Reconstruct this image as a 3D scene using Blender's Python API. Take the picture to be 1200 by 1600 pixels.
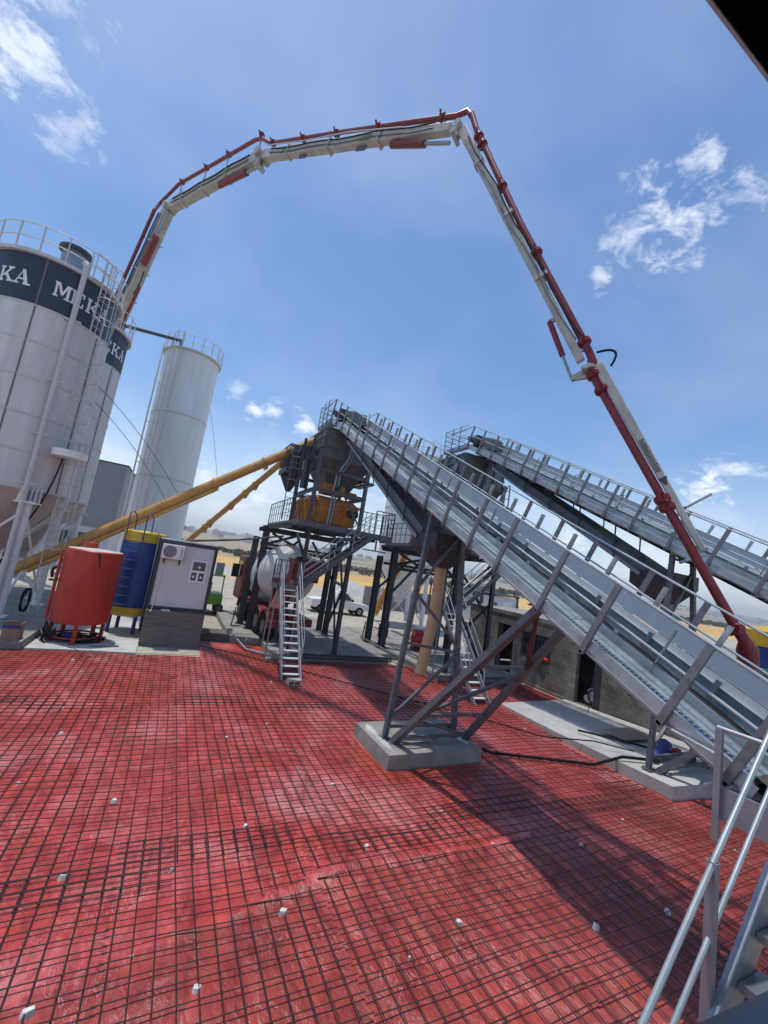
import bpy, math, random
from mathutils import Vector, Matrix
from math import sin, cos, pi, radians, sqrt, atan2, hypot
random.seed(7)
for o in list(bpy.data.objects): bpy.data.objects.remove(o)
S = bpy.context.scene
# ------------------------------------------------------------------ camera
cd = bpy.data.cameras.new('camera'); cam = bpy.data.objects.new('camera', cd); S.collection.objects.link(cam)
R_ = [[0.881410,0.196532,0.429525],[-0.446636,0.050813,0.893272],[0.153731,-0.979180,0.132566]]
cam.matrix_world = Matrix(((R_[0][0], -R_[0][1], -R_[0][2], 0), (R_[1][0], -R_[1][1], -R_[1][2], 0), (R_[2][0], -R_[2][1], -R_[2][2], 4.3), (0, 0, 0, 1)))
cd.sensor_fit = 'VERTICAL'; cd.sensor_height = 32; cd.sensor_width = 24; cd.lens = 13.0
cd.clip_start = 0.02; cd.clip_end = 20000
S.camera = cam
# ------------------------------------------------------------------ light
SUN = Vector((-0.13, 0.12, 0.985)).normalized()
w = bpy.data.worlds.new('World'); S.world = w; w.use_nodes = True
nt = w.node_tree; nt.nodes.clear()
def wn(t, **k):
    n = nt.nodes.new(t)
    for a, b in k.items(): setattr(n, a, b)
    return n
out = wn('ShaderNodeOutputWorld'); bg = wn('ShaderNodeBackground'); bg.inputs['Strength'].default_value = 0.14
sky = wn('ShaderNodeTexSky', sky_type='NISHITA', sun_disc=False, sun_elevation=math.asin(SUN.z), sun_rotation=atan2(SUN.x, SUN.y), altitude=300, air_density=1.0, dust_density=0.6, ozone_density=1.6)
tc = wn('ShaderNodeTexCoord')
def wmath(op, a, b=None, c=None):
    n = wn('ShaderNodeMath', operation=op)
    for i, v in enumerate((a, b, c)):
        if v is None: continue
        if isinstance(v, (int, float)): n.inputs[i].default_value = v
        else: nt.links.new(v, n.inputs[i])
    return n.outputs[0]
mp = wn('ShaderNodeMapping'); mp.inputs['Scale'].default_value = (1, 1, 1.7); mp.inputs['Rotation'].default_value = (0.5, -0.5, 0.3)
nt.links.new(tc.outputs['Generated'], mp.inputs['Vector'])
def wnoise(scale, rough, dist=0.0, det=7):
    n = wn('ShaderNodeTexNoise'); n.inputs['Scale'].default_value = scale; n.inputs['Detail'].default_value = det
    n.inputs['Roughness'].default_value = rough; n.inputs['Distortion'].default_value = dist
    nt.links.new(mp.outputs[0], n.inputs['Vector']); return n.outputs['Fac']
nz1 = wnoise(16, 0.68, 0.35); nz2 = wnoise(5, 0.6, 0.3); nz3 = wnoise(2.2, .5, .2)
cloudfac = None
for (d, rad, amt) in [((-0.3333,0.7021,0.6292),0.150,0.58),
    ((-0.3046,0.7258,0.6168),0.120,0.45),
    ((-0.2715,0.7584,0.5926),0.090,0.38),
    ((-0.2749,0.6678,0.6917),0.120,0.30),
    ((0.6302,0.3517,0.6922),0.100,0.54),
    ((0.6400,0.3895,0.6623),0.150,0.61),
    ((0.6692,0.3284,0.6665),0.110,0.50),
    ((0.6172,0.4466,0.6478),0.100,0.43),
    ((0.6161,0.4990,0.6095),0.050,0.50),
    ((0.0952,0.9478,0.3044),0.055,0.70),
    ((0.1434,0.9408,0.3072),0.050,0.60),
    ((0.2109,0.9320,0.2948),0.070,0.70),
    ((0.0562,0.9441,0.3249),0.050,0.40),
    ((0.8729,0.4245,0.2405),0.085,0.90),
    ((0.8812,0.3889,0.2688),0.070,0.60),
    ((0.1455,0.9832,0.1102),0.160,0.90),
    ((0.0431,0.9893,0.1395),0.080,0.80),
    ((0.3961,0.8916,0.2196),0.120,0.80),
    ((0.4469,0.8758,0.1822),0.100,0.80),
    ((0.7691,0.6258,0.1299),0.120,0.80)]:
    dt = wn('ShaderNodeVectorMath', operation='DISTANCE'); nt.links.new(tc.outputs['Generated'], dt.inputs[0]); dt.inputs[1].default_value = d
    fall = wmath('SUBTRACT', 1.0, wmath('DIVIDE', dt.outputs['Value'], rad))
    m = wn('ShaderNodeMapRange'); m.inputs['From Min'].default_value = 0; m.inputs['From Max'].default_value = .6; m.clamp = True
    nt.links.new(wmath('SUBTRACT', fall, wmath('MULTIPLY', wmath('SUBTRACT', 0.67, nz1), 3.0)), m.inputs['Value'])
    m.inputs['To Max'].default_value = amt
    f2 = wmath('MULTIPLY', m.outputs[0], wmath('MINIMUM', wmath('MAXIMUM', wmath('MULTIPLY', fall, 2.0), 0.0), 1.0))
    cloudfac = f2 if cloudfac is None else wmath('MAXIMUM', cloudfac, f2)
sep = wn('ShaderNodeSeparateXYZ'); nt.links.new(tc.outputs['Generated'], sep.inputs[0])
low = wn('ShaderNodeMapRange'); low.clamp = True; low.interpolation_type = 'SMOOTHSTEP'
low.inputs['From Min'].default_value = 0.34; low.inputs['From Max'].default_value = 0.0; low.inputs['To Max'].default_value = 0.85
nt.links.new(sep.outputs['Z'], low.inputs['Value'])
lowc = wmath('MULTIPLY', low.outputs[0], wmath('MINIMUM', wmath('MAXIMUM', wmath('MULTIPLY', wmath('SUBTRACT', nz2, 0.30), 3.0), 0.5), 1.0))
veil = wmath('MULTIPLY', wmath('MAXIMUM', wmath('SUBTRACT', nz3, 0.40), 0.0), 0.35)
tot = wmath('MINIMUM', wmath('MAXIMUM', wmath('MAXIMUM', cloudfac, lowc), veil), 1.0)
mx = wn('ShaderNodeMix', data_type='RGBA'); nt.links.new(tot, mx.inputs[0]); hsv = wn('ShaderNodeHueSaturation'); hsv.inputs['Saturation'].default_value = 1.2; nt.links.new(sky.outputs[0], hsv.inputs['Color']); nt.links.new(hsv.outputs[0], mx.inputs[6]); mx.inputs[7].default_value = (7.5, 7.7, 8.0, 1)
nt.links.new(mx.outputs[2], bg.inputs['Color']); nt.links.new(bg.outputs[0], out.inputs[0])
sl = bpy.data.lights.new('sun', 'SUN'); sl.energy = 2.7; sl.angle = radians(1.4); sl.color = (1, 0.95, 0.88)
so = bpy.data.objects.new('sun', sl); S.collection.objects.link(so); so.rotation_euler = SUN.to_track_quat('Z', 'Y').to_euler(); so.location = (0, 20, 60)
S.view_settings.view_transform = 'Standard'; S.view_settings.look = 'None'; S.view_settings.gamma = 1; S.view_settings.exposure = 0.3
S.render.resolution_x = 768; S.render.resolution_y = 1024
S.render.engine = 'CYCLES'
# ------------------------------------------------------------------ materials
M = {}
def mat(name, col, rough=.6, metal=0., noise=.0, nscale=6., bump=0., bscale=40., col2=None, spec=.5, stretch=(1, 1, 1), contrast=1., coat=0.):
    m = bpy.data.materials.new(name); m.use_nodes = True; t = m.node_tree; n = t.nodes; b = n['Principled BSDF']
    b.inputs['Roughness'].default_value = rough; b.inputs['Metallic'].default_value = metal; b.inputs['Specular IOR Level'].default_value = spec
    b.inputs['Coat Weight'].default_value = coat
    c = (*col, 1)
    b.inputs['Base Color'].default_value = c
    tcn = n.new('ShaderNodeTexCoord'); mpn = n.new('ShaderNodeMapping'); mpn.inputs['Scale'].default_value = stretch; t.links.new(tcn.outputs['Object'], mpn.inputs[0])
    if noise > 0 or col2:
        z = n.new('ShaderNodeTexNoise'); z.inputs['Scale'].default_value = nscale; z.inputs['Detail'].default_value = 8; z.inputs['Roughness'].default_value = .65
        t.links.new(mpn.outputs[0], z.inputs['Vector'])
        r = n.new('ShaderNodeValToRGB'); r.color_ramp.elements[0].position = .5 - .22 / contrast; r.color_ramp.elements[1].position = .5 + .22 / contrast
        c2 = col2 if col2 else tuple(max(0, x * (1 - noise)) for x in col); c1 = col if col2 else tuple(min(1, x * (1 + noise * .6)) for x in col)
        r.color_ramp.elements[0].color = (*c2, 1); r.color_ramp.elements[1].color = (*c1, 1)
        t.links.new(z.outputs['Fac'], r.inputs[0]); t.links.new(r.outputs[0], b.inputs['Base Color'])
        rr = n.new('ShaderNodeMapRange'); rr.inputs['To Min'].default_value = min(1, rough + .12); rr.inputs['To Max'].default_value = max(.05, rough - .08)
        t.links.new(z.outputs['Fac'], rr.inputs['Value']); t.links.new(rr.outputs[0], b.inputs['Roughness'])
    if bump > 0:
        z2 = n.new('ShaderNodeTexNoise'); z2.inputs['Scale'].default_value = bscale; z2.inputs['Detail'].default_value = 5
        t.links.new(mpn.outputs[0], z2.inputs['Vector'])
        bp = n.new('ShaderNodeBump'); bp.inputs['Strength'].default_value = bump; bp.inputs['Distance'].default_value = .02
        t.links.new(z2.outputs['Fac'], bp.inputs['Height']); t.links.new(bp.outputs[0], b.inputs['Normal'])
    M[name] = m; return m
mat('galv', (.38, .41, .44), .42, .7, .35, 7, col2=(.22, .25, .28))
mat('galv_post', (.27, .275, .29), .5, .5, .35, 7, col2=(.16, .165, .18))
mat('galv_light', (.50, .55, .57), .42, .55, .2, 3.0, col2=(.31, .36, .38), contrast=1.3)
mat('galv_pale', (.70, .73, .74), .55, .3, .15, 60, col2=(.60, .63, .65))
mat('steel_lilac', (.36, .35, .38), .5, .5, .25, 5, col2=(.26, .26, .29))
mat('steel_grey', (.155, .175, .195), .5, .3, .3, 6, col2=(.085, .095, .11))
mat('steel_dark', (.055, .065, .080), .5, .2, .3, 5, col2=(.035, .04, .05))
mat('chute_grey', (.13, .15, .165), .5, .3, .3, 3)
mat('hopper_grey', (.20, .225, .235), .55, .3, .35, 3, col2=(.11, .125, .13))
mat('primer_red', (.13, .03, .035), .5, .1, .3, 6)
mat('black', (.006, .006, .007), .5, 0, .3, 8)
mat('roof_black', (.0015, .0015, .002), .9, 0, spec=.05)
mat('rubber', (.009, .009, .010), .8, 0, .4, 12, spec=.25)
mat('orange', (.72, .27, .02), .45, 0, .3, 4, col2=(.42, .13, .01))
mat('screw_ochre', (.60, .33, .085), .5, 0, .3, 3, col2=(.38, .20, .06))
mat('boom_white', (.50, .485, .44), .45, 0, .2, 2.5, col2=(.30, .285, .25), contrast=1.1)
mat('boom_red', (.22, .013, .018), .35, 0, .3, 5, col2=(.12, .010, .012))
mat('silo_white', (.70, .68, .655), .5, 0, .14, 2.2, col2=(.50, .475, .45), stretch=(1, 1, .12), contrast=.9)
mat('silo_white_bright', (.78, .80, .80), .5, 0, .12, 2.0, col2=(.62, .64, .65), stretch=(1, 1, .12), contrast=.9)
mat('silo_cone', (.42, .33, .30), .6, 0, .2, 2)
mat('silo_trim', (.55, .54, .52), .5, 0, .2, 8)
mat('navy', (.016, .028, .055), .4, 0, .2, 3)
mat('white_paint', (.78, .77, .76), .5, 0, .1, 4)
mat('seam', (.18, .16, .15), .7, 0, .3, 20)
mat('tank_red', (.58, .045, .014), .42, 0, .3, 2.0, col2=(.30, .015, .010), contrast=.9, stretch=(1, 1, .35), bump=.15, bscale=6)
mat('tank_blue', (.012, .075, .32), .42, 0, .25, 2.5, col2=(.012, .035, .13), stretch=(1, 1, .3), bump=.12, bscale=6)
mat('tank_yellow', (.62, .40, .02), .5, 0, .3, 5)
mat('cabin_panel', (.62, .64, .61), .5, 0, .08, 2)
mat('cabin_frame', (.03, .035, .045), .5, 0, .2, 5)
mat('upvc', (.8, .8, .8), .4)
mat('tan_pipe', (.62, .40, .22), .6, 0, .2, 3, col2=(.52, .33, .18))
mat('paper', (.75, .74, .7), .8)
mat('cardboard', (.28, .20, .14), .9, 0, .3, 6)
mat('green_paint', (.10, .28, .03), .45, 0, .2, 4)
mat('car_white', (.75, .77, .78), .25, 0, .05, 3, coat=.5)
mat('drum_white', (.72, .71, .68), .4, 0, .15, 2)
mat('truck_red', (.24, .022, .014), .45, 0, .3, 3, col2=(.10, .012, .010))
mat('bag_blue', (.03, .06, .25), .6, 0, .3, 9)
mat('grey_shed', (.23, .23, .25), .6, 0, .1, 1)
mat('shed_white', (.5, .51, .53), .6, 0, .1, 1)
mat('far_building', (.55, .47, .41), .8, 0, .3, .02)
mat('red_plastic_item', (.55, .02, .03), .4, 0, .2, 4)
mat('rebar', (.035, .024, .028), .7, .2, .4, 14, col2=(.075, .035, .028))
mat('plywood', (.30, .22, .16), .8, 0, .3, 5)
gl = mat('glass', (.03, .04, .045), .08, 0, spec=.9)
# concrete family
def concrete(name, a, b_, sc=1.5, stretch=(1, 1, 1), bump=.35, boards=False):
    m = bpy.data.materials.new(name); m.use_nodes = True; t = m.node_tree; n = t.nodes; p = n['Principled BSDF']; p.inputs['Roughness'].default_value = .9
    p.inputs['Specular IOR Level'].default_value = .25
    tcn = n.new('ShaderNodeTexCoord'); mpn = n.new('ShaderNodeMapping'); mpn.inputs['Scale'].default_value = stretch; t.links.new(tcn.outputs['Object'], mpn.inputs[0])
    z = n.new('ShaderNodeTexNoise'); z.inputs['Scale'].default_value = sc; z.inputs['Detail'].default_value = 12; z.inputs['Roughness'].default_value = .7; z.inputs['Distortion'].default_value = .6
    f = n.new('ShaderNodeTexNoise'); f.inputs['Scale'].default_value = sc * 30; f.inputs['Detail'].default_value = 4
    for q in (z, f): t.links.new(mpn.outputs[0], q.inputs['Vector'])
    r = n.new('ShaderNodeValToRGB'); r.color_ramp.elements[0].position = .33; r.color_ramp.elements[1].position = .66
    r.color_ramp.elements[0].color = (*b_, 1); r.color_ramp.elements[1].color = (*a, 1); t.links.new(z.outputs['Fac'], r.inputs[0])
    mx = n.new('ShaderNodeMix'); mx.data_type = 'RGBA'; mx.blend_type = 'MULTIPLY'; mx.inputs[0].default_value = .5
    rf = n.new('ShaderNodeMapRange'); rf.inputs['From Min'].default_value = .3; rf.inputs['From Max'].default_value = .7; rf.inputs['To Min'].default_value = .55; rf.inputs['To Max'].default_value = 1.1
    t.links.new(f.outputs['Fac'], rf.inputs['Value']); t.links.new(r.outputs[0], mx.inputs[6]); t.links.new(rf.outputs[0], mx.inputs[7])
    t.links.new(mx.outputs[2], p.inputs['Base Color'])
    bp = n.new('ShaderNodeBump'); bp.inputs['Strength'].default_value = bump; bp.inputs['Distance'].default_value = .02
    t.links.new(f.outputs['Fac'], bp.inputs['Height']); t.links.new(bp.outputs[0], p.inputs['Normal'])
    M[name] = m; return m
concrete('concrete', (.36, .35, .32), (.20, .19, .175))
concrete('concrete_dark', (.19, .18, .16), (.085, .08, .072), stretch=(1, 1, 3))
concrete('concrete_pale', (.52, .52, .49), (.36, .37, .35), .8)
concrete('concrete_white', (.60, .60, .57), (.40, .40, .38), 1.2)
concrete('board_concrete', (.24, .21, .195), (.12, .10, .095), 1.6, stretch=(.7, .7, 9))
concrete('spacer_concrete', (.82, .81, .76), (.6, .59, .55), 8)
def block_mat():
    m = bpy.data.materials.new('block_wall'); m.use_nodes = True; t = m.node_tree; n = t.nodes; p = n['Principled BSDF']; p.inputs['Roughness'].default_value = .92
    tcn = n.new('ShaderNodeTexCoord'); sp = n.new('ShaderNodeSeparateXYZ'); cb = n.new('ShaderNodeCombineXYZ'); t.links.new(tcn.outputs['Object'], sp.inputs[0])
    ad = n.new('ShaderNodeMath'); ad.operation = 'ADD'; t.links.new(sp.outputs['X'], ad.inputs[0]); t.links.new(sp.outputs['Y'], ad.inputs[1])
    t.links.new(ad.outputs[0], cb.inputs['X']); t.links.new(sp.outputs['Z'], cb.inputs['Y'])
    b = n.new('ShaderNodeTexBrick'); b.inputs['Scale'].default_value = 1; b.inputs['Brick Width'].default_value = .4; b.inputs['Row Height'].default_value = .2
    b.inputs['Mortar Size'].default_value = .008; b.inputs['Color1'].default_value = (.26, .235, .205, 1); b.inputs['Color2'].default_value = (.18, .165, .145, 1); b.inputs['Mortar'].default_value = (.10, .09, .08, 1)
    t.links.new(cb.outputs[0], b.inputs['Vector'])
    z = n.new('ShaderNodeTexNoise'); z.inputs['Scale'].default_value = 1.1; z.inputs['Detail'].default_value = 9; t.links.new(tcn.outputs['Object'], z.inputs['Vector'])
    mr = n.new('ShaderNodeMapRange'); mr.inputs['From Min'].default_value = .35; mr.inputs['From Max'].default_value = .65; mr.inputs['To Min'].default_value = .6; mr.inputs['To Max'].default_value = 1.25; t.links.new(z.outputs['Fac'], mr.inputs['Value'])
    mx = n.new('ShaderNodeMix'); mx.data_type = 'RGBA'; mx.blend_type = 'MULTIPLY'; mx.inputs[0].default_value = 1; t.links.new(b.outputs['Color'], mx.inputs[6]); t.links.new(mr.outputs[0], mx.inputs[7])
    t.links.new(mx.outputs[2], p.inputs['Base Color'])
    bp = n.new('ShaderNodeBump'); bp.inputs['Strength'].default_value = .5; bp.inputs['Distance'].default_value = .01; bp.invert = True
    t.links.new(b.outputs['Fac'], bp.inputs['Height']); t.links.new(bp.outputs[0], p.inputs['Normal']); M['block'] = m
block_mat()
def sheet_mat(nm='sheet', cols=((.48, .052, .026), (.52, .044, .038), (.57, .085, .080), (.64, .17, .165))):
    m = bpy.data.materials.new('red_polythene'); m.use_nodes = True; t = m.node_tree; n = t.nodes; p = n['Principled BSDF']
    p.inputs['Roughness'].default_value = .32; p.inputs['Specular IOR Level'].default_value = .75
    tcn = n.new('ShaderNodeTexCoord')
    def nz(s, d, r, di=0, st=(1, 1, 1), rot=0):
        mp_ = n.new('ShaderNodeMapping'); mp_.inputs['Scale'].default_value = st; mp_.inputs['Rotation'].default_value = (0, 0, rot); t.links.new(tcn.outputs['Object'], mp_.inputs[0])
        z = n.new('ShaderNodeTexNoise'); z.inputs['Scale'].default_value = s; z.inputs['Detail'].default_value = d; z.inputs['Roughness'].default_value = r; z.inputs['Distortion'].default_value = di
        t.links.new(mp_.outputs[0], z.inputs['Vector']); return z.outputs['Fac']
    a = nz(.42, 7, .62, .8); r = n.new('ShaderNodeValToRGB'); e = r.color_ramp.elements
    e[0].position = .36; e[0].color = (*cols[0], 1); e[1].position = .66; e[1].color = (*cols[3], 1)
    x = r.color_ramp.elements.new(.47); x.color = (*cols[1], 1); x = r.color_ramp.elements.new(.56); x.color = (*cols[2], 1)
    t.links.new(a, r.inputs[0])
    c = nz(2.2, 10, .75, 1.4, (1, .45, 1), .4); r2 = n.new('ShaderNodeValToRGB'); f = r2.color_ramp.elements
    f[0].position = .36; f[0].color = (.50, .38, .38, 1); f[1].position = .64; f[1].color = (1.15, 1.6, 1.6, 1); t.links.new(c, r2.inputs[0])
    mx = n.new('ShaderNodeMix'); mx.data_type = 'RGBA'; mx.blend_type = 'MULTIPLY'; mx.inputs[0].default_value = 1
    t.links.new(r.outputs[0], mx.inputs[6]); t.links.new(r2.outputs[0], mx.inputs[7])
    # thin whitish creases
    v = nz(5.5, 5, .6, 2.2, (1, .3, 1), -.5); ab = n.new('ShaderNodeMath'); ab.operation = 'SUBTRACT'; ab.inputs[1].default_value = .5; t.links.new(v, ab.inputs[0])
    ab2 = n.new('ShaderNodeMath'); ab2.operation = 'ABSOLUTE'; t.links.new(ab.outputs[0], ab2.inputs[0])
    mr = n.new('ShaderNodeMapRange'); mr.inputs['From Min'].default_value = .014; mr.inputs['From Max'].default_value = .0; mr.inputs['To Max'].default_value = .6; t.links.new(ab2.outputs[0], mr.inputs['Value'])
    gate = n.new('ShaderNodeMapRange'); gate.inputs['From Min'].default_value = .46; gate.inputs['From Max'].default_value = .60; t.links.new(nz(1.3, 3, .5), gate.inputs['Value'])
    mm = n.new('ShaderNodeMath'); mm.operation = 'MULTIPLY'; t.links.new(mr.outputs[0], mm.inputs[0]); t.links.new(gate.outputs[0], mm.inputs[1])
    m2 = n.new('ShaderNodeMix'); m2.data_type = 'RGBA'; t.links.new(mm.outputs[0], m2.inputs[0]); t.links.new(mx.outputs[2], m2.inputs[6]); m2.inputs[7].default_value = (.75, .42, .40, 1)
    t.links.new(m2.outputs[2], p.inputs['Base Color'])
    b1 = n.new('ShaderNodeBump'); b1.inputs['Strength'].default_value = .8; b1.inputs['Distance'].default_value = .05; t.links.new(nz(3.2, 8, .62, 1.6, (1, .4, 1), .5), b1.inputs['Height'])
    b2 = n.new('ShaderNodeBump'); b2.inputs['Strength'].default_value = .35; b2.inputs['Distance'].default_value = .02; t.links.new(nz(13, 5, .6, 1.5, (1, .5, 1), -.7), b2.inputs['Height']); t.links.new(b1.outputs[0], b2.inputs['Normal'])
    t.links.new(b2.outputs[0], p.inputs['Normal']); M[nm] = m
sheet_mat()
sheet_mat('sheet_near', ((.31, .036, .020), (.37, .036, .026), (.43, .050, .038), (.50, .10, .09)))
def ground_mat():
    m = bpy.data.materials.new('ground'); m.use_nodes = True; t = m.node_tree; n = t.nodes; p = n['Principled BSDF']; p.inputs['Roughness'].default_value = .95; p.inputs['Specular IOR Level'].default_value = .1
    g = n.new('ShaderNodeNewGeometry'); sp = n.new('ShaderNodeSeparateXYZ'); t.links.new(g.outputs['Position'], sp.inputs[0])
    def nz(s, d=8, r=.65, st=(1, 1, 1)):
        mp_ = n.new('ShaderNodeMapping'); mp_.inputs['Scale'].default_value = st; t.links.new(g.outputs['Position'], mp_.inputs[0])
        z = n.new('ShaderNodeTexNoise'); z.inputs['Scale'].default_value = s; z.inputs['Detail'].default_value = d; z.inputs['Roughness'].default_value = r; t.links.new(mp_.outputs[0], z.inputs['Vector']); return z.outputs['Fac']
    def ramp(fac, *st):
        r = n.new('ShaderNodeValToRGB'); e = r.color_ramp.elements
        while len(e) < len(st): e.new(.5)
        for i, (q, c) in enumerate(st): e[i].position = q; e[i].color = (*c, 1)
        t.links.new(fac, r.inputs[0]); return r.outputs[0]
    yard = ramp(nz(.6, 12, .75), (.3, (.26, .235, .19)), (.55, (.42, .385, .32)), (.75, (.52, .48, .41)))
    field = ramp(nz(.03, 8, .7, (.4, 1, 1)), (.3, (.42, .24, .09)), (.55, (.58, .38, .15)), (.75, (.50, .36, .18)))
    hill = ramp(nz(.007, 10, .8, (.5, 1, 1)), (.36, (.10, .11, .055)), (.47, (.28, .24, .15)), (.62, (.46, .38, .26)), (.72, (.22, .20, .12)))
    wob = n.new('ShaderNodeMath'); wob.operation = 'MULTIPLY_ADD'; wob.inputs[1].default_value = 26; t.links.new(nz(.025), wob.inputs[0]); t.links.new(sp.outputs['Y'], wob.inputs[2])
    def step(a, b):
        mr = n.new('ShaderNodeMapRange'); mr.inputs['From Min'].default_value = a; mr.inputs['From Max'].default_value = b; t.links.new(wob.outputs[0], mr.inputs['Value']); return mr.outputs[0]
    def mix(f, a, b):
        x = n.new('ShaderNodeMix'); x.data_type = 'RGBA'; t.links.new(f, x.inputs[0]); t.links.new(a, x.inputs[6]); t.links.new(b, x.inputs[7]); return x.outputs[2]
    c = mix(step(72, 76), yard, field); c = mix(step(150, 190), c, hill)
    t.links.new(c, p.inputs['Base Color'])
    bp = n.new('ShaderNodeBump'); bp.inputs['Strength'].default_value = .6; bp.inputs['Distance'].default_value = .05; t.links.new(nz(7), bp.inputs['Height']); t.links.new(bp.outputs[0], p.inputs['Normal'])
    M['ground'] = m
ground_mat()
mat('foliage_far', (.10, .11, .06), .9, 0, .4, .3)
# ------------------------------------------------------------------ mesh builder
V = Vector
class MB:
    def __init__(s): s.v = []; s.f = []; s.sm = []
    def add(s, vs, fs, smooth=False):
        o = len(s.v); s.v += [tuple(v) for v in vs]; s.f += [tuple(i + o for i in f) for f in fs]; s.sm += [smooth] * len(fs); return s
    def box(s, lo, hi):
        x0, y0, z0 = lo; x1, y1, z1 = hi
        return s.add([(x0, y0, z0), (x1, y0, z0), (x1, y1, z0), (x0, y1, z0), (x0, y0, z1), (x1, y0, z1), (x1, y1, z1), (x0, y1, z1)],
                     [(0, 3, 2, 1), (4, 5, 6, 7), (0, 1, 5, 4), (1, 2, 6, 5), (2, 3, 7, 6), (3, 0, 4, 7)])
    def hexa(s, p): return s.add(p, [(0, 3, 2, 1), (4, 5, 6, 7), (0, 1, 5, 4), (1, 2, 6, 5), (2, 3, 7, 6), (3, 0, 4, 7)])
    def frame(s, p, q, up):
        p = V(p); q = V(q); d = (q - p).normalized(); u = V(up)
        if abs(d.dot(u.normalized())) > .99: u = V((0, 1, 0)) if abs(d.y) < .9 else V((1, 0, 0))
        x = d.cross(u).normalized(); y = x.cross(d).normalized(); return p, q, d, x, y
    def beam(s, p, q, w, h, up=(0, 0, 1), ox=0, oy=0):
        p, q, d, x, y = s.frame(p, q, up); vs = []
        for b in (p, q):
            for a, c in ((-1, -1), (1, -1), (1, 1), (-1, 1)): vs.append(b + x * (a * w / 2 + ox) + y * (c * h / 2 + oy))
        return s.hexa(vs)
    def ibeam(s, p, q, w, h, up=(0, 0, 1), t=.02):
        s.beam(p, q, w, t, up, 0, h / 2 - t / 2); s.beam(p, q, w, t, up, 0, -h / 2 + t / 2); return s.beam(p, q, t, h - 2 * t, up)
    def chan(s, p, q, w, h, up=(0, 0, 1), side=1, t=.01):   # web on one side, flanges towards -side
        s.beam(p, q, t, h, up, side * (w / 2 - t / 2), 0); s.beam(p, q, w - t, t, up, -side * t / 2, h / 2 - t / 2); return s.beam(p, q, w - t, t, up, -side * t / 2, -h / 2 + t / 2)
    def tube(s, pts, r, n=8, cap=True):
        pts = [V(p) for p in pts]; rs = r if isinstance(r, (list, tuple)) else [r] * len(pts); rings = []; px = None
        for i, p in enumerate(pts):
            d = ((pts[min(i + 1, len(pts) - 1)] - pts[max(i - 1, 0)])).normalized()
            if px is None:
                u = V((0, 0, 1)) if abs(d.z) < .9 else V((0, 1, 0)); px = d.cross(u).normalized()
            px = (px - d * px.dot(d)).normalized(); y = px.cross(d).normalized()
            rings.append([p + (px * cos(2 * pi * k / n) + y * sin(2 * pi * k / n)) * rs[i] for k in range(n)])
        vs = [v for R in rings for v in R]; fs = []
        for i in range(len(pts) - 1):
            for k in range(n): a = i * n + k; b = i * n + (k + 1) % n; fs.append((a, b, b + n, a + n))
        s.add(vs, fs, n > 5)
        if cap and n > 2:
            s.add(rings[0], [tuple(range(n))]); s.add(rings[-1], [tuple(reversed(range(n)))])
        return s
    def lathe(s, c, prof, n=48, a0=0, a1=2 * pi, smooth=True):
        full = abs(a1 - a0 - 2 * pi) < 1e-6; m = n if full else n + 1; vs = []
        for r, z in prof:
            for k in range(m): a = a0 + (a1 - a0) * k / n; vs.append((c[0] + r * cos(a), c[1] + r * sin(a), c[2] + z))
        fs = []
        for i in range(len(prof) - 1):
            for k in range(n): a = i * m + k; b = i * m + (k + 1) % m; fs.append((a, b, b + m, a + m))
        return s.add(vs, fs, smooth)
    def ring(s, c, r, z, t, n=48, a0=0, a1=2 * pi, sec=6):
        full = abs(a1 - a0 - 2 * pi) < 1e-6; pts = [(c[0] + r * cos(a0 + (a1 - a0) * k / n), c[1] + r * sin(a0 + (a1 - a0) * k / n), z) for k in range(n + 1)]
        return s.tube(pts, t, sec, not full)
    def build(s, name, m, parent=None, bevel=0):
        me = bpy.data.meshes.new(name); off = V((0, 0, 0))
        if parent:
            o_ = parent
            while o_: off += o_.location; o_ = o_.parent
        me.from_pydata([tuple(V(v) - off) for v in s.v], [], s.f); me.polygons.foreach_set('use_smooth', s.sm); me.update()
        ob = bpy.data.objects.new(name, me); S.collection.objects.link(ob)
        me.materials.append(M[m] if isinstance(m, str) else m)
        if parent: ob.parent = parent
        if any(s.sm): me.set_sharp_from_angle(angle=radians(40))
        if bevel:
            b = ob.modifiers.new('bevel', 'BEVEL'); b.width = bevel; b.segments = 2; b.limit_method = 'ANGLE'
        return ob
def tag(o, label, cat, group=None, kind=None):
    o['label'] = label; o['category'] = cat
    if group: o['group'] = group
    if kind: o['kind'] = kind
    return o
def thing(name, label, cat, loc=(0, 0, 0), group=None):
    o = bpy.data.objects.new(name, None); S.collection.objects.link(o); o.location = loc; o.empty_display_size = .2
    return tag(o, label, cat, group)
def copy_tree(o, d, parent=None):
    c = o.copy(); S.collection.objects.link(c); c.parent = parent
    if parent is None: c.location = o.location + V(d)
    for ch in [k for k in bpy.data.objects if k.parent == o]: copy_tree(ch, d, c)
    return c
def lerp(a, b, t): return tuple(a[i] + (b[i] - a[i]) * t for i in range(3))
def arc(a, b, c, n=8):   # quadratic curve a->c with control b
    return [tuple((1 - t) ** 2 * V(a) + 2 * t * (1 - t) * V(b) + t * t * V(c)) for t in [k / n for k in range(n + 1)]]
D2 = (6.4, -2.3, 0)    # the second production line stands this far from the first
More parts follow.
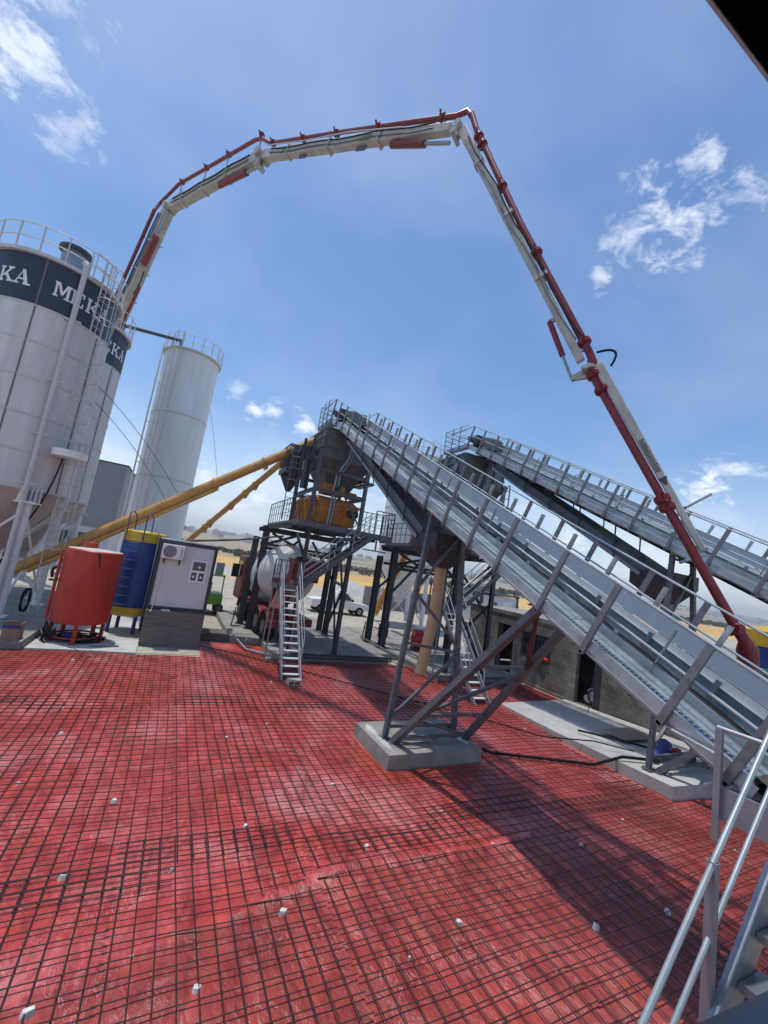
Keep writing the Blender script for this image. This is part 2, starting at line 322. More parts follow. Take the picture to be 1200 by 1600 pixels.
# ================================================================== SETTING
def hz_ground():
    mb = MB(); xs = [-3200, -1200, -400, -120, -40, 0, 40, 120, 400, 1200, 3200]; ys = [-300, -60, 0, 30, 60, 120, 240, 500, 1000, 3500]
    for i in range(len(xs) - 1):
        for j in range(len(ys) - 1):
            mb.add([(xs[i], ys[j], 0), (xs[i + 1], ys[j], 0), (xs[i + 1], ys[j + 1], 0), (xs[i], ys[j + 1], 0)], [(0, 1, 2, 3)])
    o = mb.build('ground', 'ground'); o['kind'] = 'structure'
hz_ground()
def hills():
    mb = MB(); nx, ny = 120, 26; vs = []
    for j in range(ny + 1):
        Y = 260 + 2400 * (j / ny) ** 1.5
        for i in range(nx + 1):
            X = -2400 + 6400 * i / nx
            f = min(1, (Y - 260) / 1500)
            h = f * (26 + 12 * sin(X / 330 + 1.1) + 8 * sin(X / 140 + Y / 300) + 5 * sin(X / 61 + Y / 90 + 2) + .010 * max(0, X)) + (2.5 * sin(X / 47 + Y / 33) if 0 < j else 0) * f
            vs.append((X, Y, h - .5 if j else -1))
    fs = [(j * (nx + 1) + i, j * (nx + 1) + i + 1, (j + 1) * (nx + 1) + i + 1, (j + 1) * (nx + 1) + i) for j in range(ny) for i in range(nx)]
    mb.add(vs, fs, True); o = mb.build('hills', 'ground'); o['kind'] = 'structure'; return vs, nx, ny
HV, HNX, HNY = hills()
def hill_z(i, j): return HV[j * (HNX + 1) + i]
mb = MB(); rnd = random.Random(3)
for k in range(1500):
    i = rnd.randint(1, HNX - 1); j = rnd.randint(9, HNY - 1); a = hill_z(i, j); b = hill_z(i + 1 if i < HNX else i, j); q = rnd.random()
    x = a[0] + (b[0] - a[0]) * q; y = a[1]; z = a[2] + (b[2] - a[2]) * q - 1; w_ = rnd.uniform(7, 18); h = rnd.uniform(5, 13)
    mb.box((x, y, z), (x + w_, y + w_, z + h))
tag(mb.build('hillside_town', 'far_building'), 'pale town houses scattered over the distant hills', 'town', kind='stuff')
def leafy(mb, c, rx, ry, rz, n, s, rnd):
    for k in range(n):
        a = rnd.uniform(0, 2 * pi); e = rnd.uniform(-.5, 1); r = rnd.uniform(.55, 1.08); ce = sqrt(max(0, 1 - e * e))
        p = V((c[0] + rx * r * ce * cos(a), c[1] + ry * r * ce * sin(a), c[2] + rz * r * e)); d1 = V((rnd.gauss(0, 1), rnd.gauss(0, 1), rnd.gauss(0, 1))).normalized() * s; d2 = d1.cross(V((rnd.gauss(0, 1), rnd.gauss(0, 1), rnd.gauss(0, 1)))).normalized() * s
        mb.add([p - d1 - d2, p + d1 - d2, p + d1 + d2, p - d1 + d2], [(0, 1, 2, 3)])
mb = MB()
for k in range(620):
    x = rnd.uniform(-200, 620); y = 150 + rnd.uniform(0, 90) + .05 * abs(x); s = rnd.uniform(.8, 2.3); leafy(mb, (x, y, s * .7), s * 1.4, s * 1.3, s * .9, 34, .55, rnd)
tag(mb.build('scrub_belt', 'foliage_far'), 'dark green band of bushes along the far edge of the dry field', 'bushes', kind='stuff')
# pylon on the horizon
py = thing('electricity_pylon', 'tiny lattice power pylon on the hazy hills left of the tower', 'pylon', (-75, 900, 6))
mb = MB(); b = (-75, 900, 6)
for a, c in ((-1, -1), (1, -1), (1, 1), (-1, 1)): mb.beam((b[0] + 5 * a, b[1] + 5 * c, b[2]), (b[0] + .7 * a, b[1] + .7 * c, b[2] + 46), .9, .9)
for z in range(0, 42, 7):
    r0 = 5 - 4.3 * z / 46; r1 = 5 - 4.3 * (z + 7) / 46
    mb.beam((b[0] - r0, b[1] - r0, b[2] + z), (b[0] + r1, b[1] - r1, b[2] + z + 7), .5, .5); mb.beam((b[0] + r0, b[1] - r0, b[2] + z), (b[0] - r1, b[1] - r1, b[2] + z + 7), .5, .5)
mb.build('lattice_mast', 'steel_dark', py)
mb = MB()
for z in (30, 38, 45): mb.beam((b[0] - 9, b[1], b[2] + z), (b[0] + 9, b[1], b[2] + z), .8, .8)
mb.build('crossarm', 'steel_dark', py)
# ---- red polythene
def h_sheet(x, y): return .032 + .007 * sin(x * 2.1 + sin(y * 1.3) * 2) + .006 * sin(y * 2.9 + x * .8)
def in_sheet(x, y):
    if -9.2 <= x <= 15.6 and .2 <= y <= 17.15:
        if x > 11.35 and y > 14.7: return False
        return True
    return 1.75 <= x <= 4.3 and y < 19.6
FOLD = [(1.1, 5.34), (1.48, 5.38), (1.74, 5.48), (2.15, 5.53), (2.64, 5.68), (3.05, 5.77), (3.36, 5.78), (4.08, 5.72), (4.75, 5.67), (5.95, 5.66), (7.27, 5.88)]
def fold_y(x):
    if x <= FOLD[0][0]: return FOLD[0][1] + (x - FOLD[0][0]) * .25
    for (a, b), (c, d) in zip(FOLD, FOLD[1:]):
        if x <= c: return b + (d - b) * (x - a) / (c - a)
    return FOLD[-1][1] + (x - FOLD[-1][0]) * .2
mb = MB(); st = .1; idx = {}
def sv(i, j):
    if (i, j) not in idx:
        x = -9.2 + i * st; y = .2 + j * st; idx[(i, j)] = len(mb.v); z = h_sheet(x, y)
        f_ = fold_y(x); w_ = min(1, max(0, (x - .3) / .8)) * min(1, max(0, (7.6 - x) / 1.2)) * (.75 + .25 * sin(x * 3.1))
        z += .065 * w_ * math.exp(-((y - f_ - .03) / .10) ** 2) + .015 * w_ * math.exp(-((y - f_ + .25) / .08) ** 2) + .010 * sin(x * 5 + y * 2.2) * sin(y * 1.9 - x)
        mb.v.append((x, y, z))
    return idx[(i, j)]
fac2 = []
for i in range(248):
    for j in range(196):
        cx, cy = -9.15 + i * st, .25 + j * st
        if in_sheet(cx, cy): fac2.append(cy < fold_y(cx) - .02); mb.f.append((sv(i, j), sv(i + 1, j), sv(i + 1, j + 1), sv(i, j + 1))); mb.sm.append(True)
FF = mb.f
def sub(flag):
    m2 = MB(); mp_ = {}
    for f, q in zip(FF, fac2):
        if q != flag: continue
        for i_ in f:
            if i_ not in mp_: mp_[i_] = len(m2.v); m2.v.append(mb.v[i_])
        m2.f.append(tuple(mp_[i_] for i_ in f)); m2.sm.append(True)
    return m2
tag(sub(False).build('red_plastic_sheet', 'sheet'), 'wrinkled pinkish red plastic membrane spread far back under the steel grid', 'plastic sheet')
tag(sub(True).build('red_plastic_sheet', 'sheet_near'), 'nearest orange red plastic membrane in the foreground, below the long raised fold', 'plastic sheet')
# ---- concrete pads
def pad(name, boxes, m, label):
    mb = MB()
    for lo, hi in boxes: mb.box(lo, hi)
    o = mb.build(name, m, None, .012); tag(o, label, 'concrete slab', kind='structure'); return o
pad('concrete_slab', [((4.3, 17.1, -.05), (9.6, 27.5, .3)), ((3.0, 19.6, -.05), (4.297, 27.5, .298))], 'concrete', 'raised concrete slab under the first mixing tower')
pad('concrete_slab', [((10.7, 14.75, -.05), (15.3, 25.2, .3)), ((9.603, 18.2, -.05), (10.697, 25.2, .27))], 'concrete', 'raised concrete slab under the second mixing tower')
pad('concrete_slab', [((-12, 16.95, -.05), (-3.62, 30, .3))], 'concrete', 'raised concrete slab under the two banded silos')
pad('concrete_slab', [((1.72, 19.9, -.05), (2.95, 21.2, .32))], 'concrete_dark', 'dark concrete step between the panelled cabin and the tower slab')
pad('concrete_slab', [((-3.58, 17.2, -.05), (-.45, 24, .06))], 'concrete_white', 'thin pale concrete pad under the red and blue tanks')
mb = MB(); P_ = [(11.3, 5.95), (13.6, 5.8), (15.75, 6.6), (15.75, 12.6), (11.75, 12.2), (11.45, 9.2)]; Zt = [.37, .37, .37, .08, .08, .2]
mb.add([(x, y, -.05) for x, y in P_] + [(P_[k][0], P_[k][1], Zt[k]) for k in range(6)], [tuple(reversed(range(6))), (6, 7, 8, 11), (8, 9, 10, 11)] + [(k, (k + 1) % 6, (k + 1) % 6 + 6, k + 6) for k in range(6)])
tag(mb.build('concrete_slab', 'concrete_pale'), 'pale concrete apron sloping between the red sheet and the block building', 'concrete slab', kind='structure')
# ---- footing of first trestle
ft = thing('concrete_footing', 'rough concrete block standing in the steel grid under the trestle legs', 'footing', (6.3, 9.1, 0))
mb = MB(); x0, x1, y0, y1 = 4.97, 7.62, 8.22, 10.1
vs = []; 
for (x, y) in ((x0, y0), (x1, y0 + .08), (x1 + .03, y1), (x0 - .03, y1 - .05)): vs.append((x, y, -.02))
for (x, y) in ((x0 + .02, y0 + .02), (x1 - .01, y0 + .1), (x1 + .02, y1), (x0, y1 - .05)): vs.append((x, y, .36))
mb.hexa(vs); mb.build('block', 'concrete', ft, .007)
for (cx, cy, a, b_) in ((5.16, 8.85, .09, .40), (5.18, 9.55, .10, .32), (7.40, 8.95, .12, .36)):
    mb = MB(); n = 12; ring = [(cx + a * cos(2 * pi * k / n) * rnd.uniform(.8, 1.2), cy + b_ * sin(2 * pi * k / n) * rnd.uniform(.8, 1.15)) for k in range(n)]
    mb.add([(x, y, .358) for x, y in ring] + [(cx + (x - cx) * .7, cy + (y - cy) * .8, .385) for x, y in ring], [tuple(range(n, 2 * n))] + [(k, (k + 1) % n, (k + 1) % n + n, k + n) for k in range(n)]); mb.build('mortar_patch', 'concrete_white', ft)
mb = MB()
for a, b_, c in (((6.0, 8.75, .37), (6.15, 8.7, .40), (6.35, 8.72, .37)), ((5.6, 8.5, .365), (5.9, 8.45, .375), (6.1, 8.5, .365)), ((6.3, 9.0, .365), (6.5, 8.9, .43), (6.6, 8.8, .37)), ((6.35, 9.05, .365), (6.45, 8.95, .40), (6.72, 8.95, .37))): mb.tube(arc(a, b_, c, 4), .008, 5)
mb.build('wire_offcut', 'rebar', ft)
# ---- rebar mats
forb = [(4.93, 8.18, 7.66, 10.15), (11.25, 5.75, 16, 9), (11.5, 9, 16, 12.4), (-13, 16.9, -3.6, 30), (-3.6, 17.15, -.43, 30), (4.28, 17.0, 10, 30), (10.6, 14.7, 16, 30), (-.55, 17.9, 1.75, 30), (2.9, 19.5, 4.3, 30), (1.7, 19.85, 3, 22)]
def okp(x, y): return in_sheet(x, y) and x < 15.0 and not any(a < x < c and b_ < y < d for a, b_, c, d in forb)
def strip(mb, p0, p1, z, r):
    L = hypot(p1[0] - p0[0], p1[1] - p0[1]); n = max(2, int(L / .2)); cur = []; ph = rnd.uniform(0, 6); am = rnd.uniform(.002, .008)
    for k in range(n + 1):
        t = k / n; x = p0[0] + (p1[0] - p0[0]) * t; y = p0[1] + (p1[1] - p0[1]) * t
        if okp(x, y): cur.append((x + am * sin(y * 1.1 + ph), y + am * sin(x * 1.3 + ph), z + .010 * sin(x * 1.7 + 1) * sin(y * 1.3 + ph * .1) + h_sheet(x, y)))
        else:
            if len(cur) > 1: mb.tube(cur, r, 4, False)
            cur = []
    if len(cur) > 1: mb.tube(cur, r, 4, False)
row = 0
for jy in range(3):
    for ix in range(-1, 11):
        X0 = -9.4 + ix * 2.4 + rnd.uniform(-.02, .02) + (.6 if jy == 1 else 0); Y0 = .6 + jy * 5.8 + rnd.uniform(-.03, .03) - (ix % 2) * .4; a = rnd.uniform(-.003, .003)
        if jy == 2: Y0 += 0
        lift = .004 * ((ix + jy) % 3); mbm = MB(); LY = 6.3; LX = 2.43
        for k in range(12):
            x = X0 + .05 + .01 + k * .2; strip(mbm, (x, Y0), (x - a * LY, Y0 + LY), .034 + lift, .0076)
        for k in range(32):
            y = Y0 + .05 + k * .2; strip(mbm, (X0 - .03 - a * (y - Y0), y), (X0 - .03 + LX - a * (y - Y0), y + a * LX), .0505 + lift, .0076)
        if mbm.v: tag(mbm.build('rebar_mat', 'rebar'), 'welded grid of dark reinforcing bars laid over the red plastic sheet', 'rebar mat', 'reinforcing mats covering the red sheet')
# spacers
SP = [(-0.04,7.99,1.0), (-0.39,6.45,1.2), (-0.32,4.82,1.2), (0.80,6.27,0.8), (1.03,4.61,1.0), (1.84,6.98,0.8), (2.03,5.27,1.2), (3.54,6.12,1.0), (4.11,4.54,1.1), (5.69,5.69,0.9), (7.39,5.31,0.9), (8.09,6.79,0.7), (9.09,5.67,0.8), (7.35,3.85,1.0), (5.97,3.98,1.1), (-1.25,10.59,0.9), (-1.51,11.97,0.8), (-1.64,14.72,0.8), (-2.05,15.95,1.1), (-0.16,14.88,0.7), (1.79,14.73,0.7), (0.81,13.12,0.7), (0.81,11.89,0.6), (1.88,10.14,0.8), (0.81,9.09,0.8), (-1.44,8.74,0.8), (2.91,10.82,0.7), (3.61,7.89,0.9), (3.34,16.27,0.6), (3.69,14.13,1.2), (6.24,10.76,0.6), (6.22,12.66,0.5), (11.87,5.20,0.8), (10.64,4.44,0.7), (8.78,8.45,0.8), (10.83,10.02,0.7), (5.34,6.69,0.5), (3.25,4.31,0.4), (0.44,5.13,0.5), (4.87,3.67,0.5)]
for k, (x, y, s) in enumerate(SP):
    mb = MB(); n = 6; a0 = rnd.uniform(0, 6); r = .052 * s
    bot = [(x + r * rnd.uniform(.8, 1.25) * cos(a0 + 2 * pi * i / n), y + r * .8 * rnd.uniform(.8, 1.2) * sin(a0 + 2 * pi * i / n), .03) for i in range(n)]
    top = [(x + (p[0] - x) * rnd.uniform(.55, .85), y + (p[1] - y) * rnd.uniform(.55, .85), .058 + .030 * s * rnd.uniform(.4, 1)) for p in bot]
    mb.add(bot + top, [tuple(range(n, 2 * n))] + [(i, (i + 1) % n, (i + 1) % n + n, i + n) for i in range(n)])
    tag(mb.build('concrete_spacer', 'spacer_concrete'), 'small broken pale concrete spacer wedged in the steel grid', 'spacer', 'pale spacer lumps scattered in the grid')
# ================================================================== CONVEYOR
TH = radians(26.3); U = V((0, cos(TH), sin(TH))); NN = V((0, -sin(TH), cos(TH))); P0 = V((5.5, 3.32, 3.17))
def C(s, t, n): return P0 + V((s, 0, 0)) + U * t + NN * n
def conveyor():
    root = thing('belt_conveyor', 'near inclined galvanised belt conveyor on the trestle in the red-sheeted yard', 'conveyor', (6.5, 9, 0), 'inclined conveyors feeding the towers')
    T0, T1 = -1.15, 17.3; W_ = 2.1
    for s, sd, nm in ((0, -1, 'near'), (W_, 1, 'far')):
        mb = MB(); tt = T0
        while tt < T1:
            e = min(T1, tt + 2.3); mb.chan(C(s, tt + .004, .1), C(s, e, .1), .07, .20, NN, -sd * -1 if sd < 0 else 1, .008)
            mb.beam(C(s + sd * .039, tt - .11, .1), C(s + sd * .039, tt + .11, .1), .006, .15, NN)
            for q in (-.07, -.035, .035, .07):
                for n in (.06, .14): mb.beam(C(s + sd * .046, tt + q - .007, n), C(s + sd * .046, tt + q + .007, n), .008, .014, NN)
            tt = e
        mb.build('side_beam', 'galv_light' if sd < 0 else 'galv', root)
    mb = MB()
    for k in range(18):
        t = T0 + .3 + k * 1.02
        mb.chan(C(.04, t, -.05), C(W_ - .04, t, -.05), .06, .07, NN, 1, .006)
    mb.build('cross_member', 'galv', root)
    mb = MB(); t = T0 + .02
    mb.beam(C(.05, T0, .158), C(.05, T1, .158), .006, .035, NN); mb.beam(C(.17, T0, .158), C(.17, T1, .158), .006, .035, NN)
    while t < T1: mb.beam(C(.055, t, .16), C(.165, t, .16), .018, .03, NN); t += .062
    mb.build('walkway_grating', 'galv_light', root)
    for j, (a, b) in enumerate(((.178, .335), (.342, .515))):
        for k in range(7):
            t0 = T0 + .01 + k * 2.66; t1 = min(t0 + 2.64, T1); mb = MB()
            mb.beam(C((a + b) / 2, t0, .160), C((a + b) / 2, t1, .160), b - a, .006, NN); mb.beam(C(a + .004, t0, .172), C(a + .004, t1, .172), .006, .018, NN); mb.beam(C(b - .004, t0, .172), C(b - .004, t1, .172), .006, .018, NN)
            q = t0 + .06
            while q < t1 - .05: mb.beam(C(a + .05, q, .1655), C(b - .05, q, .1655), .02, .005, NN); q += .16
            mb.build('floor_plank', 'galv_light', root)
    for s0, s1 in ((1.58, 2.05),):
        mb = MB(); t = T0 + .02
        mb.beam(C(s0, T0, .158), C(s0, T1, .158), .006, .035, NN); mb.beam(C(s1, T0, .158), C(s1, T1, .158), .006, .035, NN)
        for q in (.33, .66): mb.beam(C(s0 + (s1 - s0) * q, T0, .155), C(s0 + (s1 - s0) * q, T1, .155), .005, .03, NN)
        while t < T1: mb.beam(C(s0, t, .16), C(s1, t, .16), .012, .03, NN); t += .062
        mb.build('walkway_grating', 'galv', root)
    for s, sd in ((.58, 1), (1.52, -1)):
        mb = MB(); tt = -4.2
        while tt < T1:
            e = min(T1, tt + 3.1); mb.chan(C(s, tt + .003, .14), C(s, e, .14), .06, .26, NN, -sd, .006); tt = e
        mb.beam(C(s, -4.2, .276), C(s, T1, .276), .075, .008, NN)
        mb.build('belt_frame', 'galv_light', root)
    mb = MB(); pr = [(.66, .05), (.84, -.01), (1.26, -.01), (1.44, .05)]; vs = []; ts = [-4 + k * .5 for k in range(43)]
    for t in ts:
        for s, n in pr: vs.append(C(s, t, n - .012 * abs(sin(t * pi))))
    vs2 = [v - NN * .012 for v in vs]; m = len(vs)
    fs = [(k * 4 + i, k * 4 + i + 1, k * 4 + i + 5, k * 4 + i + 4) for k in range(len(ts) - 1) for i in range(3)]
    mb.add(vs + vs2, fs + [tuple(reversed([a + m for a in f])) for f in fs] + [(k * 4, k * 4 + 4, k * 4 + 4 + m, k * 4 + m) for k in range(len(ts) - 1)] + [(k * 4 + 7, k * 4 + 3, k * 4 + 3 + m, k * 4 + 7 + m) for k in range(len(ts) - 1)], True)
    mb.beam(C(1.05, -4, -.16), C(1.05, T1 - .4, -.16), .8, .012, NN)
    mb.build('belt', 'rubber', root)
    for k in range(20):
        t = -3.2 + k * 1.05; mb = MB()
        mb.tube([C(.84, t, -.06), C(1.26, t, -.06)], .03, 8)
        mb.beam(C(.62, t + .06, -.10), C(1.48, t + .06, -.10), .05, .04, NN); mb.beam(C(.632, t + .05, .06), C(.632, t + .05, .33), .03, .07, U); mb.beam(C(1.470, t + .05, .06), C(1.470, t + .05, .36), .03, .07, U); mb.tube([C(.632, t + .05, .30), C(.70, t + .05, .27)], .02, 6)
        mb.build('idler_roller', 'galv', root)
    # rising cover sheet along the far side of the belt, a panel every 3 m
    mb = MB(); mb.beam(C(1.545, -4.2, .335), C(1.545, T1 - .6, .335), .008, .11, NN); mb.build('cover_skirt', 'galv_pale', root)
    for k in range(7):
        a = -4.2 + k * 3.0; b = min(a + 2.99, T1 - .6)
        mb = MB(); mb.beam(C(1.56, a, .56), C(1.56, b, .56), .006, .31, NN); mb.beam(C(1.535, a, .715), C(1.535, b, .715), .05, .006, NN); mb.beam(C(1.57, a, .405), C(1.57, b, .405), .012, .012, NN)
        mb.build('cover_panel', 'galv_pale', root)
    # posts and rails
    TY = [-.9 + .0, .3, 1.15, 2.1, 3.3, 4.35, 5.5, 6.6, 7.75, 8.8, 9.9, 11.1, 12.1, 13.05, 14.2, 15.2, 16.2, 17.2]
    TY = [-1.05, -.31, .93, 1.92, 3.19, 4.19, 5.33, 6.39, 7.6, 8.6, 9.78, 10.76, 12.04, 12.9, 14.1, 15.15, 16.2, 17.2]
    for s, sd in ((0, -1), (W_, 1)):
        for k, t in enumerate(TY):
            mb = MB(); q = s + sd * .062; far = sd > 0
            mb.chan(C(q, t, -.03), C(q, t, 1.09), .05, .085, U, 1, .006)
            mb.tube([C(q - .04, t, .64), C(q + .04, t, .64)], .012, 6)
            mb.beam(C(q, t - .03, -.02), C(q, t + .03, -.02), .05, .05, NN)
            mb.build('railing_post', 'galv_post', root)
        if sd > 0:
            for k in range(17):
                t = -.6 + k * 1.05; mb = MB(); mb.chan(C(s - .09, t, .3), C(s - .09, t, .98), .09, .05, U, 1, .005); mb.build('railing_stay', 'galv_light', root)
        else:
            for k in range(8):
                t = .35 + k * 2.1; mb = MB(); mb.beam(C(s + .56, t, .2), C(s + .56, t, .86), .035, .02, U); mb.build('guard_stay', 'galv', root)
        q = s + sd * .03
        mb = MB(); mb.tube([C(q, T0, 1.10), C(q, T1, 1.10)] + [C(q, T1, 1.10) + V((0, 1.9, 0))], .021, 8)
        mb.build('top_rail', 'galv_light', root)
        mb = MB(); mb.tube([C(q, T0, .64), C(q, T1 - .1, .64)] + [C(q, T1, .62) + V((0, 1.9, 0))], .019, 8)
        mb.build('mid_rail', 'galv_light', root)
    mb = MB(); mb.tube([C(.545, -.9 + k * .9, .30 + .012 * (k % 2)) for k in range(20)], .011, 6); mb.build('pull_cord', 'steel_dark', root)
    mb = MB(); mb.tube([C(-.05, T0, .035), C(-.05, T1, .035)], .014, 8); mb.build('conduit', 'galv_post', root)
    # head platform and pulley
    e = C(0, T1, .1); y0, z0 = e.y, e.z
    mb = MB(); mb.chan((5.5, y0, z0), (5.5, y0 + 2, z0), .07, .2, (0, 0, 1), -1, .008); mb.chan((7.6, y0, z0), (7.6, y0 + 2, z0), .07, .2, (0, 0, 1), 1, .008); mb.chan((5.54, y0 + 2, z0), (7.56, y0 + 2, z0), .07, .2, (0, 0, 1), 1, .008)
    for k in range(32): mb.beam((5.54, y0 + .04 + k * .062, z0 + .08), (6.05, y0 + .04 + k * .062, z0 + .08), .012, .03); mb.beam((7.05, y0 + .04 + k * .062, z0 + .08), (7.56, y0 + .04 + k * .062, z0 + .08), .012, .03)
    mb.build('head_platform', 'galv', root)
    for x in (5.44, 7.66):
        for k in range(1, 4):
            mb = MB(); mb.beam((x, y0 + k * .64, z0 - .1), (x, y0 + k * .64, z0 + 1.15), .04, .04, (0, 1, 0)); mb.build('railing_post', 'galv', root)
    for zz in (.35, .62, .88, 1.12):
        mb = MB(); mb.tube([(5.46, y0 + 1.95, z0 + zz), (7.64, y0 + 1.95, z0 + zz)], .018, 6); mb.tube([(5.46, y0 + .1, z0 + zz - .05), (5.46, y0 + 1.95, z0 + zz - .02)], .014, 6); mb.build('end_rail', 'galv', root)
    hp = C(1.05, T1 - .1, .2)
    mb = MB(); mb.tube([hp - V((.52, 0, 0)), hp + V((.52, 0, 0))], .26, 20); mb.tube([hp - V((.75, 0, 0)), hp + V((.75, 0, 0))], .05, 10); mb.build('head_pulley', 'rubber', root)
    mb = MB(); a = C(.62, T1 - 1.2, .6)
    mb.hexa([C(.62, T1 - .9, .35), C(1.48, T1 - .9, .35), C(1.48, T1 + .55, .1), C(.62, T1 + .55, .1), C(.7, T1 - .7, .85), C(1.4, T1 - .7, .85), C(1.4, T1 + .35, .7), C(.7, T1 + .35, .7)])
    mb.build('head_hood', 'steel_grey', root)
    mb = MB(); mb.tube([C(.1, T1 - .5, .45), C(.1, T1 + .15, .45)], .14, 12); mb.box((5.75, y0 - .4, z0 + .15), (6.05, y0 - .1, z0 + .55)); mb.build('drive_motor', 'steel_dark', root)
    # trestle
    def leg(p, q, w=.12, nm='trestle_leg', m='steel_grey', up=(0, 1, 0)):
        mb = MB(); mb.chan(p, q, w, w * .9, up, 1, .008); mb.beam(p, q, .02, w * .8, up, -w * .3); 
        return mb.build(nm, m, root)
    A1, A2 = (5.27, 9.03, .37), (5.74, 9.03, 5.95); B1, B2 = (7.27, 9.03, .37), (6.72, 9.03, 5.95)
    c1, c2 = (5.42, 8.86, .37), (5.88, 5.3, 4.12); d1, d2 = (7.5, 8.86, .37), (6.85, 5.3, 4.12)
    leg(A1, A2); leg(B1, B2); leg(c1, c2, .15); leg(d1, d2, .15)
    L = lambda a, b, t: lerp(a, b, t)
    br = [(L(c1, c2, .24), L(d1, d2, .24)), (L(c1, c2, .62), L(d1, d2, .62)), (L(c1, c2, .26), L(d1, d2, .58)), (L(c1, c2, .2), L(d1, d2, .03)), (L(c1, c2, .04), L(d1, d2, .04)),
          (L(A1, A2, .05), L(B1, B2, .05)), (L(A1, A2, .08), L(B1, B2, .36)), (L(A1, A2, .40), L(B1, B2, .37)), (L(A1, A2, .62), L(B1, B2, .40)), (L(A1, A2, .64), L(B1, B2, .93)), (L(A1, A2, .97), L(B1, B2, .97)),
          (L(c1, c2, .98), L(d1, d2, .98))]
    for a, b in br:
        mb = MB(); mb.beam(a, b, .06, .075, (0, 1, 0)); mb.build('trestle_brace', 'steel_grey', root)
    mb = MB(); mb.beam(L(c1, c2, .97), V(L(d1, d2, .62)) + V((-.05, -.02, .0)), .07, .06, (0, 1, 0)); mb.beam(L(d1, d2, .97), L(d1, d2, .62), .05, .06, (0, 1, 0)); mb.build('trestle_brace', 'primer_red', root)
    for p in (A1, B1, c1, d1):
        mb = MB(); mb.box((p[0] - .13, p[1] - .12, .362), (p[0] + .13, p[1] + .12, .382))
        for a in (-.09, .09):
            for b in (-.08, .08): mb.tube([(p[0] + a, p[1] + b, .38), (p[0] + a, p[1] + b, .44)], .012, 6)
        mb.build('base_plate', 'steel_grey', root)
    # bypass chute under the upper belt
    cz = radians(31); cu = V((0, cos(cz), sin(cz))); cn = V((0, -sin(cz), cos(cz))); q0 = V((6.0, 10.0, 5.30)); LC = 8.4
    def K(s, t, n): return q0 + V((s, 0, 0)) + cu * t + cn * n
    mb = MB(); mb.beam(K(.0, 0, .16), K(.0, LC, .16), .012, .30, cn); mb.beam(K(1.1, 0, .16), K(1.1, LC, .16), .012, .30, cn); mb.beam(K(.55, 0, .05), K(.55, LC, .05), 1.08, .012, cn)
    mb.beam(K(-.03, 0, .0), K(-.03, LC, .0), .09, .05, cn); mb.beam(K(1.13, 0, .0), K(1.13, LC, .0), .09, .05, cn)
    mb.build('bypass_chute', 'chute_grey', root)
    mb = MB(); mb.beam(K(-.085, .02, .0), K(-.085, LC, .0), .012, .11, cn); mb.build('chute_flange', 'galv', root)
    mb = MB(); tops = [K(-.05, .25, .95), K(1.15, .25, .95), K(1.15, -.95, .6), K(-.05, -.95, .6)]; x0, x1 = 5.97, 7.13
    zt, zm, zb = 5.42, 5.05, 4.55; yb, yf = 10.35, 9.05
    mb.hexa([(x0, yf, zm), (x1, yf, zm), (x1, yb, zm), (x0, yb, zm), (x0, yf, zt), (x1, yf, zt), (x1, yb, zt), (x0, yb, zt)])
    mb.hexa([(6.4, 9.4, zb), (6.75, 9.4, zb), (6.75, 9.8, zb), (6.4, 9.8, zb), (x0, yf, zm - .003), (x1, yf, zm - .003), (x1, yb, zm - .003), (x0, yb, zm - .003)])
    mb.build('discharge_hopper', 'steel_dark', root)
    pts = [(6.6, 9.6, 4.56), (6.6, 9.6, 4.1), (6.6, 9.62, 3.4), (6.55, 9.62, 2.8), (6.45, 9.6, 2.2), (6.37, 9.58, 1.72)]
    hs = []; rs = []
    for i in range(len(pts) - 1):
        for k in range(8): hs.append(lerp(pts[i], pts[i + 1], k / 8)); rs.append(.150 + .005 * ((len(hs)) % 2))
    hs.append(pts[-1]); rs.append(.15)
    mb = MB(); mb.tube(hs, rs, 16); mb.build('discharge_hose', 'tan_pipe', root)
    for t, l in ((1.0, 1.0), (2.6, 1.0), (4.2, .9), (5.8, .7)):   # hanger frames between belt and chute
        for s in (-.1, 1.2):
            mb = MB(); p = K(s, t, -.03); yy = p.y; zc = P0.z + (yy - P0.y) * math.tan(TH); mb.beam((p.x, yy, zc), (p.x, yy, p.z), .035, .035, (0, 1, 0)); mb.beam((p.x, yy, p.z + .02), (p.x + (.18 if s < 0 else -.18), yy, p.z + .02), .03, .03, (0, 1, 0))
            mb.build('chute_hanger', 'steel_dark', root)
    return root
conv1 = conveyor()
# ================================================================== MIXING TOWER
def rail_run(root, pts, h=1.1, step=.34, m='steel_grey', bars=True, mid=(.4, .75)):
    for i in range(len(pts) - 1):
        a, b = V(pts[i]), V(pts[i + 1]); L = (b - a).length; n = max(1, round(L / step)); mb = MB()
        mb.beam(a + V((0, 0, h)), b + V((0, 0, h)), .04, .04)
        for q in mid: mb.beam(a + V((0, 0, h * q)), b + V((0, 0, h * q)), .022, .022)
        for k in range(n + 1): p = a.lerp(b, k / n); w_ = .045 if k in (0, n) else .028; mb.beam(p, p + V((0, 0, h - .02)), w_, w_, (0, 1, 0))
        mb.build('railing', m, root)
def grate(mb, x0, y0, x1, y1, z, st=.09):
    mb.box((x0, y0, z - .04), (x0 + .03, y1, z)); mb.box((x1 - .03, y0, z - .04), (x1, y1, z)); x = x0 + .06
    while x < x1 - .04: mb.box((x, y0 + .035, z - .035), (x + .012, y1 - .035, z - .003)); x += st
    y = y0 + .1
    while y < y1 - .03: mb.box((x0 + .032, y, z - .03), (x1 - .032, y + .02, z - .006)); y += .35
